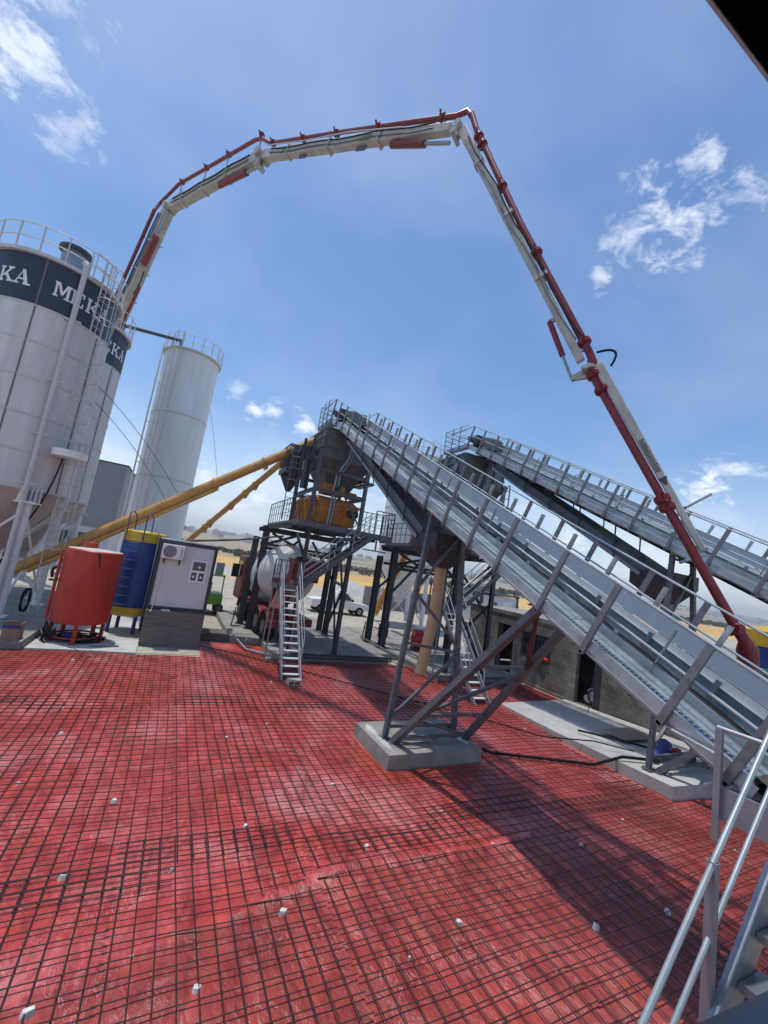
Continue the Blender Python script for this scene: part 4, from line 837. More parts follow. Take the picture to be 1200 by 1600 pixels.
for k in range(4):
    a = radians(-60 + 90 * k); p = V((c[0] + .68 * cos(a), c[1] + .68 * sin(a), 0)); mb = MB(); mb.tube([p + V((0, 0, .05)), p + V((0, 0, .82))], .075, 12); mb.build('leg', 'tank_blue', tb)
a = radians(-115); q = V((cos(a), sin(a), 0)); t_ = V((-sin(a), cos(a), 0)); b = V((*c, 0)) + q * .80
for k in range(8): 
    mb = MB(); z = 1.25 + k * .36; mb.tube([b - t_ * .24 + V((0, 0, z)), b - t_ * .24 + q * .1 + V((0, 0, z)), b + t_ * .24 + q * .1 + V((0, 0, z)), b + t_ * .24 + V((0, 0, z))], .013, 6); mb.build('rung', 'galv', tb)
for s in (-1, 1):
    for nn in (0,):
        mb = MB(); p = b + t_ * .36 * s + q * .03; mb.tube([p + V((0, 0, 3.7)), p + V((0, 0, 4.95)), p - q * .25 + V((0, 0, 5.05)), p - q * .5 + V((0, 0, 4.85)), p - q * .55 + V((0, 0, 4.25))], .025, 8); mb.build('grab_rail', 'tank_blue', tb)
mb = MB(); p = V((c[0] + .55, c[1] - .68, 0)); mb.tube([p + V((0, 0, .4)), p + V((0, 0, 4.2)), p + V((-.2, .2, 4.45))], .03, 8); mb.build('water_pipe', 'galv', tb)
# cabin
cb = thing('site_cabin', 'grey panelled cabin with dark frame raised on a board-marked concrete base', 'cabin', (.65, 19.4, 0))
X0, X1, Y0, Y1 = -.50, 1.68, 18.72, 21.6
mb = MB(); mb.box((X0 + .03, Y0 - .25, 0), (X1 - .02, Y1 - .4, 1.36)); mb.build('base_wall', 'board_concrete', cb, .01)
mb = MB(); mb.box((X0 + .09, Y0, 1.5), (X1 - .09, Y1, 3.95)); mb.build('wall', 'cabin_panel', cb)
mb = MB()
for x in (X0, X1 - .12): mb.box((x, Y0 - .04, 1.50), (x + .12, Y0 + .08, 3.96)); mb.box((x, Y1 - .08, 1.5), (x + .12, Y1 + .04, 3.96))
for z in (1.37, 3.963): mb.box((X0 - .01, Y0 - .05, z), (X1 + .01, Y0 + .09, z + .127)); mb.box((X0 - .01, Y0 + .093, z), (X0 + .1, Y1, z + .127)); mb.box((X1 - .1, Y0 + .093, z), (X1 + .01, Y1, z + .127))
mb.build('frame', 'cabin_frame', cb)
mb = MB(); mb.box((X0, Y0, 4.093), (X1, Y1, 4.13)); mb.build('roof', 'silo_trim', cb)
wx0, wx1, wz0, wz1 = .98, 1.50, 2.55, 3.45
wx0, wx1 = .78, 1.40
wn_ = MB(); 
for bx in ((wx0, wz0, wx1, wz0 + .07), (wx0, wz1 - .07, wx1, wz1), (wx0, wz0 + .07, wx0 + .07, wz1 - .07), (wx1 - .07, wz0 + .07, wx1, wz1 - .07), (wx0 + .07, wz0 + .40, wx1 - .07, wz0 + .48), ((wx0 + wx1) / 2 - .04, wz0 + .07, (wx0 + wx1) / 2 + .04, wz0 + .40)):
    wn_.box((bx[0], Y0 - .035, bx[1]), (bx[2], Y0 - .002, bx[3]))
wf = wn_.build('window', 'upvc', cb)
mb = MB(); mb.box((wx0 + .05, Y0 - .018, wz0 + .05), (wx1 - .05, Y0 - .006, wz1 - .05)); mb.build('pane', 'glass', wf)
mb = MB()
for (x, z) in ((wx0 + .16, wz0 + .22), (wx1 - .17, wz0 + .22), ((wx0 + wx1) / 2 + .02, wz0 + .62)): mb.add([(x + .06 * a_, Y0 - .021, z + .07 * b_) for a_, b_ in ((-1, 0), (0, -1), (1, 0), (0, 1))], [(0, 1, 2, 3)])
mb.build('window_paper', 'paper', wf)
ac = thing('air_conditioner', 'white outdoor air-conditioning unit bracketed high on the cabin wall', 'air conditioner', (0, 18.5, 3.6))
mb = MB(); mb.box((-.37, Y0 - .36, 3.38), (.43, Y0 - .06, 3.93)); mb.build('housing', 'white_paint', ac, .015)
fc = V((-.08, Y0 - .365, 3.66)); mb = MB()
for rr in (.05, .1, .15, .2, .24): mb.tube([fc + V((rr * cos(2 * pi * k / 24), 0, rr * sin(2 * pi * k / 24))) for k in range(25)], .007, 5, False)
mb.build('fan_grille', 'silo_trim', ac)
mb = MB(); mb.add([fc + V((.235 * cos(2 * pi * k / 24), .004, .235 * sin(2 * pi * k / 24))) for k in range(24)], [tuple(range(24))]); mb.build('fan_opening', 'steel_grey', ac)
mb = MB()
for x in (-.25, .3): mb.box((x, Y0 - .34, 3.30), (x + .05, Y0 - .003, 3.377)); mb.box((x, Y0 - .05, 3.16), (x + .05, Y0 - .003, 3.297))
mb.build('bracket', 'black', ac)
mb = MB(); 
for k in range(5): mb.box((.30, Y0 - .366, 3.46 + k * .075), (.36, Y0 - .361, 3.50 + k * .075))
mb.build('lettering', 'steel_grey', ac)
cable('pale drain hose hanging down the cabin wall from the air conditioner', [(-.2, Y0 - .03, 3.4), (-.22, Y0 - .03, 2.4), (-.26, Y0 - .03, 1.55), (-.30, Y0 - .28, 1.3)], .016, 'white_paint', 'hose', 'hose')
t = thing('wood_offcut', 'small white plank lying on the lip of the cabin base', 'plank', (.2, 18.5, 1.4)); mb = MB(); mb.box((.05, 18.49, 1.362), (.36, 18.62, 1.40)); mb.build('plank', 'white_paint', t)
cable('grey conduit pole from the cabin roof to the left tower column', [(.6, 19.6, 4.18), (2.6, 20.8, 4.55), (5.0, 22.0, 5.15)], .05, 'steel_grey', 'conduit', 'conduit')
# box, hoses, clutter on the left
t = thing('cardboard_box', 'open worn cardboard box on the concrete slab edge', 'box', (-3.9, 17.3, .3)); mb = MB()
for lo, hi in (((-4.2, 17.05, .3), (-3.76, 17.07, .80)), ((-4.2, 17.53, .3), (-3.76, 17.55, .80)), ((-4.2, 17.073, .3), (-4.18, 17.527, .80)), ((-3.78, 17.073, .3), (-3.76, 17.527, .80)), ((-4.18, 17.073, .305), (-3.78, 17.527, .315))): mb.box(lo, hi)
mb.build('carton', 'cardboard', t); mb = MB(); mb.box((-4.21, 17.035, .66), (-3.75, 17.048, .76)); mb.build('label_strip', 'bag_blue', t)
mb = MB(); mb.hexa([(-4.2, 17.05, .80), (-3.76, 17.05, .80), (-3.78, 16.9, .88), (-4.18, 16.9, .88), (-4.2, 17.05, .805), (-3.76, 17.05, .805), (-3.78, 16.9, .885), (-4.18, 16.9, .885)]); mb.build('flap', 'cardboard', t)
mb = MB(); mb.tube([(-4.55 + .05 * sin(k * .35), 20.3 + .36 * cos(2 * pi * k / 22), 1.05 + .42 * sin(2 * pi * k / 22)) for k in range(45)], .035, 8); tag(mb.build('hose_coil', 'rubber'), 'coiled black hose hung beside the near silo leg', 'hose')
mb = MB(); mb.tube([(-3.45 + .33 * cos(2 * pi * k / 24), 19.8, 2.55 + .33 * sin(2 * pi * k / 24)) for k in range(25)], .04, 8); mb.beam((-3.45, 19.85, .3), (-3.45, 19.85, 2.2), .12, .12, (0, 1, 0)); mb.beam((-3.45, 19.84, 2.2), (-3.45, 19.84, 2.9), .1, .05, (0, 1, 0)); tag(mb.build('ring_post', 'white_paint'), 'white post carrying a round ring beside the red tank', 'post')
mb = MB(); rr = random.Random(5)
for k in range(5):
    a0 = rr.uniform(0, 6); mb.tube([(-2.4 + rr.uniform(-.3, .3) + (.5 + .06 * k) * cos(a0 + j * .5), 18.5 + (.4 + .05 * k) * sin(a0 + j * .5), .09 + .03 * k) for j in range(12)], .022, 6)
tag(mb.build('hose_tangle', 'rubber'), 'tangle of black hoses lying beneath the red tank', 'hose')
t = thing('water_pump', 'small blue pump sitting under the red tank', 'pump', (-2.7, 18.6, .05)); mb = MB(); mb.tube([(-2.9, 18.6, .2), (-2.5, 18.6, .2)], .12, 14); mb.build('motor', 'tank_blue', t); mb = MB(); mb.tube([(-2.5, 18.6, .2), (-2.38, 18.6, .2)], .15, 14); mb.box((-2.9, 18.5, .045), (-2.4, 18.7, .09)); mb.build('casing', 'black', t)
mb = MB(); mb.tube(arc((-1.9, 17.75, .06), (-1.5, 17.6, .1), (-1.2, 17.85, .06), 6), .03, 6); mb.beam((-1.6, 17.7, .09), (-1.05, 17.9, .09), .05, .05); tag(mb.build('steel_scrap', 'steel_grey'), 'bent steel offcuts lying on the pale pad in front of the tanks', 'scrap')
mb = MB()
for k in range(6): x = -3.5 + rr.uniform(0, .5); mb.tube([(x, 17.9 + rr.uniform(0, .4), .08), (x + rr.uniform(-.3, .3), 18.3, .35 + rr.uniform(0, .4)), (x + rr.uniform(-.4, .3), 18.5, .1)], .03, 6)
tag(mb.build('valve_cluster', 'black'), 'black valves and pipe fittings at the left foot of the red tank', 'valves')
# green machine
g = thing('green_loader', 'green tracked site machine parked behind the panelled cabin', 'machine', (2.6, 27.5, 0))
mb = MB()
for x in (2.0, 3.1):
    pr = [(-.2, .1), (1.6, .1), (1.9, .35), (1.7, .6), (-.3, .6), (-.5, .35)]; mb.add([(x - .2, 27 + a, b) for a, b in pr] + [(x + .2, 27 + a, b) for a, b in pr], [tuple(reversed(range(6))), tuple(range(6, 12))] + [(k, (k + 1) % 6, (k + 1) % 6 + 6, k + 6) for k in range(6)])
mb.build('track', 'rubber', g); mb = MB(); mb.box((1.9, 26.9, .62), (3.2, 28.6, 1.25)); mb.box((2.0, 27.1, 1.253), (2.5, 28, 1.9)); mb.build('body', 'green_paint', g, .04)
mb = MB(); 
for x in (2.15, 3.1): mb.beam((x, 27.0, 1.25), (x, 27.2, 2.3), .07, .07, (0, 1, 0))
mb.box((2.1, 26.95, 2.303), (3.15, 28, 2.37)); mb.build('canopy_frame', 'green_paint', g)
mb = MB(); mb.box((2.55, 27.3, 2.38), (3.0, 27.7, 3.1)); mb.build('exhaust_box', 'galv', g)
# ================================================================== TRUCK MIXER
tk = thing('mixer_truck', 'red concrete mixer truck with white drum parked under the left tower', 'truck', (6.6, 24.9, .3))
z0 = .3; yc = 25.0
mb = MB(); mb.box((3.6, yc - .45, z0 + .75), (10.4, yc + .45, z0 + 1.05)); mb.box((4.6, yc - 1.2, z0 + .95), (9.9, yc - .5, z0 + 1.12)); mb.build('chassis', 'truck_red', tk)
for x in (4.9, 8.2, 9.4):
    mb = MB(); mb.tube([(x, yc - 1.25, z0 + .52), (x, yc - .85, z0 + .52)], [.52, .52], 24); w1 = mb.build('wheel', 'rubber', tk); mb = MB(); mb.tube([(x, yc - 1.27, z0 + .52), (x, yc - 1.2, z0 + .52)], .26, 16); mb.build('rim', 'steel_grey', w1)
    mb = MB(); pts = [(x + .62 * cos(a_ * pi / 8), yc - 1.05, z0 + .55 + .62 * sin(a_ * pi / 8)) for a_ in range(0, 9)]
    for i in range(8): mb.beam(pts[i], pts[i + 1], .5, .03, (0, 0, 1))
    mb.build('mudguard', 'truck_red', tk)
ax = V((.94, 0, .20)).normalized(); o_ = V((5.0, yc, z0 + 2.1)); prof = [(.0, .25), (.04, .6), (.2, 1.0), (.6, 1.3), (1.6, 1.42), (2.7, 1.36), (3.6, 1.02), (4.5, .62), (4.55, .57), (4.5, .5)]
vs = []; n = 32; yv = V((0, 1, 0)); zv = ax.cross(yv).normalized()
for t, r in prof:
    for k in range(n): a = 2 * pi * k / n; vs.append(o_ + ax * t + (yv * cos(a) + zv * sin(a)) * r)
mb = MB(); mb.add(vs, [(i * n + k, i * n + (k + 1) % n, (i + 1) * n + (k + 1) % n, (i + 1) * n + k) for i in range(len(prof) - 1) for k in range(n)] + [tuple(range(n))], True); mb.build('drum', 'drum_white', tk)
mb = MB()
for k in range(5): a = .3 + k * .12; c = o_ + ax * (.75 + .2 * k) + (yv * cos(pi + a) + zv * sin(pi + a)) * (1.24 + .02 * k); mb.beam(c - V((.02, .02, .12)), c + V((.08, -.02, .10)), .14, .03, (0, 1, 0))
mb.build('drum_marking', 'steel_dark', tk)
mb = MB(); mb.hexa([(9.2, yc - .6, z0 + 2.5), (9.9, yc - .6, z0 + 2.5), (9.9, yc + .6, z0 + 2.5), (9.2, yc + .6, z0 + 2.5), (9.1, yc - .6, z0 + 3.4), (10.0, yc - .6, z0 + 3.4), (10.0, yc + .6, z0 + 3.4), (9.1, yc + .6, z0 + 3.4)]); mb.beam((9.6, yc - .5, z0 + 1.0), (9.6, yc - .5, z0 + 2.5), .14, .14, (0, 1, 0)); mb.beam((9.9, yc - .7, z0 + 2.5), (10.5, yc - 1.2, z0 + 1.4), .5, .1); mb.build('discharge_chute', 'truck_red', tk)
mb = MB(); mb.box((9.4, yc - 1.15, z0 + 1.2), (9.45, yc - .5, z0 + 2.5)); 
for k in range(4): mb.box((9.453, yc - 1.15, z0 + 1.4 + k * .3), (9.49, yc - .5, z0 + 1.45 + k * .3))
mb.build('ladder_panel', 'truck_red', tk)
mb = MB(); mb.box((2.35, yc - 1.2, z0 + .8), (4.1, yc + 1.2, z0 + 3.1)); cabm = mb.build('cab', 'truck_red', tk, .12); mb = MB(); mb.box((2.7, yc - 1.213, z0 + 2.0), (3.6, yc - 1.203, z0 + 2.8)); mb.build('side_window', 'glass', tk)
mb = MB(); mb.box((4.2, yc - .9, z0 + 1.2), (4.6, yc + .9, z0 + 2.3)); mb.build('water_tank', 'black', tk); mb = MB(); mb.box((3.0, yc - 1.6, z0 + 1.9), (3.15, yc - 1.25, z0 + 2.6)); mb.build('mirror', 'black', tk)
tk.rotation_euler[2] = radians(-86); tk.scale = (1.12, 1.12, 1.12); tk.location = (5.35, 22.9, .3)
# pickup
pk = thing('pickup_truck', 'white single-cab pickup parked beyond the left tower', 'pickup', (13.2, 33.5, 0))
def car(root, ox, oy):
    def side(pr, y0, y1, m, nm, bev=0):
        n = len(pr); mb = MB(); mb.add([(ox + x, oy + y0, z) for x, z in pr] + [(ox + x, oy + y1, z) for x, z in pr], [tuple(range(n)), tuple(reversed(range(n, 2 * n)))] + [(k, k + n, (k + 1) % n + n, (k + 1) % n) for k in range(n)]); return mb.build(nm, m, root, bev)
    side([(-2.6, .45), (-2.6, 1.08), (-.6, 1.12), (-.5, 1.12), (1.05, 1.1), (2.3, 1.0), (2.62, .85), (2.65, .45)], -.88, .88, 'car_white', 'body', .05)
    side([(-.62, 1.123), (-.45, 1.78), (.45, 1.8), (1.15, 1.123)], -.78, .78, 'car_white', 'cab', .04)
    for y in (-.795, .785):
        side([(-.35, 1.2), (-.28, 1.68), (.38, 1.7), (.85, 1.2)], y, y + .01, 'glass', 'side_window')
    side([(.52, 1.76), (.50, 1.77), (1.10, 1.17), (1.14, 1.17)], -.7, .7, 'glass', 'windscreen')
    for x in (-1.75, 1.65):
        for y in (-.9, .68):
            mb = MB(); mb.tube([(ox + x, oy + y, .37), (ox + x, oy + y + .22, .37)], .37, 22); w_ = mb.build('wheel', 'rubber', root); mb = MB(); mb.tube([(ox + x, oy + y - .012, .37), (ox + x, oy + y + .232, .37)], .2, 14); mb.build('rim', 'galv', w_)
    for y in (-.8, .6): mb = MB(); mb.box((ox + 2.6, oy + y, .72), (ox + 2.67, oy + y + .2, .88)); mb.build('headlight', 'glass', root)
    mb = MB(); mb.box((ox + .8, oy - 1.05, 1.15), (ox + .95, oy - .9, 1.33)); mb.build('mirror', 'black', root)
    mb = MB(); mb.box((ox - .1, oy - .6, 1.84), (ox + .35, oy + .6, 1.93)); mb.build('roof_bar', 'white_paint', root)
car(pk, 13.2, 33.5)
# ================================================================== BLOCK BUILDING
bb = thing('block_building', 'grey concrete block building with barred window and open doorways beneath the conveyor', 'building', (17, 14, 0))
WX = 15.9; ops = [(4.9, 7.0, 0, 0), (11.15, 12.32, .12, 2.35), (13.7, 15.45, 1.2, 2.35), (16.0, 17.2, .1, 2.45)]
mb = MB(); ys = [5.0, 11.15, 12.32, 13.7, 15.45, 16.0, 17.2, 19.6]; 
for a, b_ in ((5.0, 11.15), (12.32, 13.7), (15.45, 16.0), (17.2, 19.6)): mb.box((WX, a, .1), (WX + .2, b_, 2.95))
mb.box((WX, 11.153, 2.35), (WX + .2, 12.317, 2.95)); mb.box((WX, 13.703, .1), (WX + .2, 15.447, 1.2)); mb.box((WX, 13.703, 2.35), (WX + .2, 15.447, 2.95)); mb.box((WX, 16.003, 2.45), (WX + .2, 17.197, 2.95))
mb.box((WX + .203, 19.4, .1), (24, 19.6, 2.95)); mb.box((24, 5, .1), (24.2, 19.6, 2.95)); mb.box((WX + .203, 5, .1), (24, 5.2, 2.95)); mb.box((WX + 3.2, 5.2, .1), (WX + 3.35, 19.4, 2.9)); mb.build('wall', 'block', bb)
mb = MB(); mb.box((WX - .12, 4.95, 0), (WX + .25, 19.65, .1)); mb.build('plinth', 'concrete_dark', bb)
mb = MB(); mb.box((WX - .03, 4.97, 2.953), (24.2, 19.63, 3.13)); mb.build('roof', 'concrete', bb)
mb = MB(); mb.box((WX + .05, 11.16, .1), (WX + .12, 11.5, 2.34)); mb.build('door', 'steel_dark', bb)
mb = MB(); mb.box((WX + .05, 16.9, .1), (WX + .12, 17.19, 2.44)); mb.box((WX + .05, 16.01, .1), (WX + .12, 16.09, 2.44)); mb.build('door_frame', 'steel_dark', bb)
wf = MB()
for k in range(9): y = 13.8 + k * .2; wf.tube([(WX - .06, y, 1.15), (WX - .06, y, 2.4)], .014, 6)
for z in (1.3, 1.75, 2.2): wf.tube([(WX - .06, 13.68, z), (WX - .06, 15.5, z)], .014, 6)
wf.build('window_bars', 'steel_dark', bb)
mb = MB(); mb.box((WX + .08, 13.72, 1.2), (WX + .1, 15.43, 2.35)); mb.build('window_pane', 'glass', bb)
t = thing('red_bundle', 'red plastic bundle lying on the sill of the barred window', 'bundle', (15.9, 14.0, 1.2)); mb = MB(); mb.tube([(WX + .02, 13.75, 1.33), (WX + .0, 14.1, 1.36), (WX + .02, 14.5, 1.32)], [.07, .13, .08], 12); mb.build('bundle', 'red_plastic_item', t)
t = thing('supply_bags', 'white sacks and a coiled hose piled inside the open doorway', 'sacks', (16.6, 11.8, .12)); mb = MB()
for (y, z, r) in ((11.7, .32, .22), (12.0, .3, .2), (11.85, .6, .18)): mb.tube([(16.35, y - .2, z), (16.4, y, z + .03), (16.35, y + .15, z)], [r * .6, r, r * .55], 10)
mb.build('sack', 'paper', t); mb = MB(); mb.tube([(16.2, 11.65 + .26 * cos(k * .5), .5 + .26 * sin(k * .5)) for k in range(26)], .03, 7); mb.build('coil', 'rubber', t)
# container cabin behind
cc_ = thing('container_cabin', 'distant white container cabin with dark corner posts above the block building', 'cabin', (29, 33, 0)); mb = MB(); mb.box((27.3, 32, .5), (31.6, 37, 3.3)); mb.build('wall', 'shed_white', cc_)
mb = MB(); mb.box((31.6, 31.95, .5), (31.85, 32.2, 3.4)); mb.box((27.05, 31.95, .5), (27.297, 32.2, 3.4)); mb.box((27, 31.9, 3.403), (31.9, 37, 3.55)); mb.build('frame', 'cabin_frame', cc_)
mb = MB(); mb.box((29.8, 31.96, .9), (31.0, 31.995, 2.9)); mb.build('door', 'cabin_panel', cc_); mb = MB(); mb.box((28.2, 31.96, 1.8), (29.1, 31.995, 2.7)); mb.build('window', 'glass', cc_)
# yard bits
def wall_len(label, p, q, h, m='galv'): mb = MB(); mb.beam(p, q, .35, h); o = mb.build('perimeter_wall', m); tag(o, label, 'wall'); return o
mb = MB(); mb.box((18.5, 40, 0), (40, 40.3, 2.2)); tag(mb.build('perimeter_wall', 'concrete'), 'long low grey concrete wall behind the braced silo legs', 'wall')
for k, (x, y, n, lb) in enumerate(((11.75, 22.35, 4, 'wider stack of black pails left of the bare one by the right tower'), (12.25, 22.6, 5, 'narrower stack of black pails, right one of the two'))):
    t = thing('pail_stack', lb, 'pails', (x, y, .27)); r = .17 if k == 0 else .12
    for j in range(n): mb = MB(); mb.lathe((x, y, .27 + j * .19), [(.01, 0), (r * .88, 0), (r, .16), (r + .015, .165), (r + .015, .188), (.01, .188)], 18); mb.build('pail', 'black', t)
t = thing('hose_reel', 'round red drum standing behind the tan discharge hose', 'drum', (12.3, 19.6, .27)); mb = MB(); mb.tube([(12.3, 19.6, .85), (12.75, 19.45, .85)], .52, 24); mb.tube([(12.2, 19.63, .85), (12.3, 19.6, .85)], .2, 14); mb.build('drum', 'red_plastic_item', t); mb = MB(); mb.box((12.25, 19.4, .27), (12.8, 19.7, .42)); mb.build('stand', 'steel_dark', t)
# pipe runs along slab edges
mb = MB(); mb.tube([(3.05, 20.6, .36), (3.5, 18.4, .1), (3.9, 18.0, .1), (4.9, 17.0, .16)], .05, 8); mb.box((2.9, 20.5, .3), (3.15, 20.75, .5)); tag(mb.build('pipe_run', 'galv'), 'bent galvanised pipe draped down the slab corner onto the red sheet', 'pipe')
mb = MB(); mb.tube([(5.0, 17.05, .34), (9.7, 17.05, .34)], .045, 8); mb.tube([(5.0, 17.0, .22), (9.7, 17.0, .22)], .04, 8); tag(mb.build('pipe_run', 'steel_dark'), 'dark twin pipes along the front edge of the first slab', 'pipe')
mb = MB(); mb.tube([(10.1, 21.5, .4), (10.2, 19.5, .36), (10.45, 14.85, .32), (10.6, 14.65, .3), (15.2, 14.65, .3)], .05, 8); tag(mb.build('pipe_run', 'steel_grey'), 'grey pipe edging the second slab past the discharge hose', 'pipe')
for (x, y, lb) in ((3.3, 22.3, 'short dark rail stub on the slab left of the tower column'), (10.25, 21.6, 'short dark rail stub on the slab before the right tower')):
    mb = MB(); mb.beam((x, y, .3), (x + .08, y, 1.25), .05, .05, (0, 1, 0)); mb.beam((x, y, .9), (x + .5, y + .1, .9), .04, .04); mb.beam((x, y, .33), (x + .5, y + .1, .33), .04, .04); tag(mb.build('rail_stub', 'steel_dark'), lb, 'rail')
t = thing('hollow_block', 'grey hollow concrete block at the foot of the tower stair', 'block', (4.4, 14.05, 0)); mb = MB()
x0, x1, y0, y1 = 4.18, 4.62, 13.85, 14.1
for lo, hi in (((x0, y0, .05), (x1, y1, .085)), ((x0, y0, .20), (x1, y1, .235)), ((x0, y0, .088), (x0 + .04, y1, .197)), ((x1 - .04, y0, .088), (x1, y1, .197)), ((x0 + .2, y0, .088), (x0 + .24, y1, .197))): mb.box(lo, hi)
mb.build('block', 'concrete_white', t)
for k, (x, y, s) in enumerate(((3.55, 18.9, .3), (4.0, 16.75, .25), (11.2, 21.1, .3))):
    mb = MB(); mb.hexa([(x, y, .02 if y < 17 else .3), (x + s, y + .03, .02 if y < 17 else .3), (x + s, y + s, .02 if y < 17 else .3), (x, y + s, .02 if y < 17 else .3), (x + .03, y + .02, s * .7 + (.02 if y < 17 else .3)), (x + s - .04, y + .05, s * .6 + (.02 if y < 17 else .3)), (x + s - .03, y + s - .05, s * .65 + (.02 if y < 17 else .3)), (x + .05, y + s - .02, s * .7 + (.02 if y < 17 else .3))])
    tag(mb.build('concrete_rubble', 'concrete'), ('pale concrete lump on the slab corner left of the stair', 'concrete lump lying on the sheet just behind the stair foot', 'concrete lump beside the right tower columns')[k], 'rubble')
for k, (x, y, a, L, lb) in enumerate(((-1.9, 16.2, .4, .7, 'crumpled dark wire on the sheet before the red tank'), (-4.2, 12.2, 1.2, .5, 'loose black tie wire at the left edge of the grid'), (.9, 13.9, .9, .45, 'short tie wire standing up in the middle of the grid'))):
    mb = MB(); mb.tube([(x + L * q * cos(a + q * 2) + .05 * sin(q * 9), y + L * q * sin(a + q), .09 + .12 * abs(sin(q * 5))) for q in [i / 8 for i in range(9)]], .009, 5); tag(mb.build('wire_scrap', 'black'), lb, 'wire')
for k, (x, y, s_) in enumerate(((-1.75, 16.45, .15), (3.5, 13.3, .10), (-2.1, 16.0, .08))):
    mb = MB(); mb.add([(x, y, .08), (x + s_, y + .02, .085), (x + s_ * .8, y + s_ * .7, .10), (x + .02, y + s_ * .6, .09), (x + .4 * s_, y + .3 * s_, .12)], [(0, 1, 4), (1, 2, 4), (2, 3, 4), (3, 0, 4)]); tag(mb.build('board_scrap', 'plywood'), ('pale board scrap on the grid in front of the red tank', 'torn scrap on the grid left of the stair foot', 'small scrap just nearer than the board scrap before the red tank')[k], 'scrap')
for k, (x, y, r, h, lb) in enumerate(((24, 58, 4.0, 1.6, 'pale gravel heap beyond the braced silo legs'), (-1.5, 62, 3.2, 1.3, 'low sand heap far behind the tall white silo'), (6.5, 66, 3.6, 1.2, 'low sand heap far behind the left tower'))):
    mb = MB(); rg = random.Random(k); n_ = 20; pr_ = [(1.0, 0), (.75, .35), (.45, .75), (.15, .98), (.01, 1.0)]
    for i_ in range(1): 
        vs_ = []
        for q, z_ in pr_:
            for a_ in range(n_): vs_.append((x + r * q * cos(2 * pi * a_ / n_) * rg.uniform(.85, 1.15), y + r * q * sin(2 * pi * a_ / n_) * rg.uniform(.85, 1.15), h * z_ * rg.uniform(.9, 1.08)))
        mb.add(vs_, [(i2 * n_ + a_, i2 * n_ + (a_ + 1) % n_, (i2 + 1) * n_ + (a_ + 1) % n_, (i2 + 1) * n_ + a_) for i2 in range(4) for a_ in range(n_)], True)
    tag(mb.build('gravel_heap', 'concrete_pale'), lb, 'gravel heap')
# cables on the ground
cable('thin black cable snaking across the red sheet from the cabin to the apron', [(1.7, 18.6, .1), (3.0, 17.6, .1), (4.2, 16.4, .1), (5.4, 15.2, .1), (7.2, 13.2, .11), (8.6, 11.9, .1), (9.8, 10.6, .11), (10.8, 9.3, .12), (11.6, 8.2, .42), (12.3, 7.5, .42)], .018)
cable('thick black hose running from the footing to the apron', [(7.4, 9.5, .42), (7.7, 9.0, .2), (8.2, 8.6, .10), (9.6, 8.1, .10), (10.8, 7.6, .12), (11.5, 7.3, .41), (12.5, 6.95, .41)], .038)
cable('second black hose lying on the apron among planks', arc((12.2, 9.2, .3), (12.6, 7.9, .5), (13.4, 7.3, .42), 10), .03)
mb = MB(); mb.box((13.0, 8.2, .373), (14.6, 9.0, .40)); tag(mb.build('plywood_sheet', 'plywood'), 'brown plywood board lying on the apron under the conveyor', 'board')
mb = MB(); mb.tube([(12.4, 7.05, .48), (12.9, 7.15, .56), (13.4, 7.2, .48)], [.08, .13, .08], 12); mb.tube([(13.2, 7.3, .47), (13.7, 7.5, .55), (14.1, 7.6, .45)], [.09, .15, .1], 12); tag(mb.build('tool_bags', 'bag_blue'), 'dark blue tool bags heaped by the far trestle foot', 'bags')
mb = MB(); mb.box((13.35, 7.0, .45), (13.6, 7.12, .62)); tag(mb.build('red_carton', 'red_plastic_item'), 'small red and white carton on the blue bags', 'carton')
cable('leaning thin steel rod by the open doorway', [(14.9, 10.9, .05), (15.4, 11.1, 1.9)], .012, 'steel_dark', 'steel_rod', 'rod')
# right blue/yellow tank
t = thing('water_tank', 'blue tank with yellow top band at the right edge of the photo', 'tank', (17.2, 6.3, 0)); c = (17.4, 5.7)
mb = MB(); mb.lathe((*c, 0), [(1.5, 1.0), (1.5, 3.75)], 48); mb.build('shell', 'tank_blue', t)
mb = MB(); mb.lathe((*c, 0), [(1.505, 3.752), (1.505, 4.2), (1.4, 4.28), (.01, 4.5)], 48); mb.build('rim_band', 'tank_yellow', t)
for k in range(4): a = radians(45 + 90 * k); mb = MB(); mb.tube([(c[0] + 1.25 * cos(a), c[1] + 1.25 * sin(a), 0), (c[0] + 1.25 * cos(a), c[1] + 1.25 * sin(a), 1.0)], .1, 10); mb.build('leg', 'tank_blue', t)
# ================================================================== BOOM
bm_ = thing('pump_boom', 'long jointed concrete pump boom with red pipe arching over the whole yard', 'pump boom', (-9.1, 36, 0))
J = [(-5.82, 30.0, 16.93), (-4.18, 26.98, 23.39), (.08, 19.1, 22.3), (5.17, 9.69, 17.78), (7.23, 5.88, 9.24), (8.5, 3.54, 4.06)]
h_ = V((J[5][0] - J[0][0], J[5][1] - J[0][1], 0)).normalized(); LAT = V((h_.y, -h_.x, 0))
if LAT.dot(V((0, 0, 4.3)) - V(J[3])) < 0 and False: LAT = -LAT
CAMSIDE = -1 if LAT.dot(V((0, 0, 0)) - V(J[2])) < 0 else 1
LAT = LAT * CAMSIDE
def boxarm(p, q, w0, h0, w1, h1, nm, m='boom_white'):
    p = V(p); q = V(q); d = (q - p).normalized(); n = d.cross(LAT).normalized(); mb = MB(); vs = []
    for c, w_, h in ((p, w0, h0), (q, w1, h1)):
        for a, b in ((-1, -1), (1, -1), (1, 1), (-1, 1)): vs.append(c + LAT * a * w_ / 2 + n * b * h / 2)
    mb.hexa(vs); return mb.build(nm, m, bm_, .02)
base = V((-9.3, 36.4, 3.2))
boxarm(base, V(J[0]), .9, 1.0, .8, .95, 'boom_section'); 
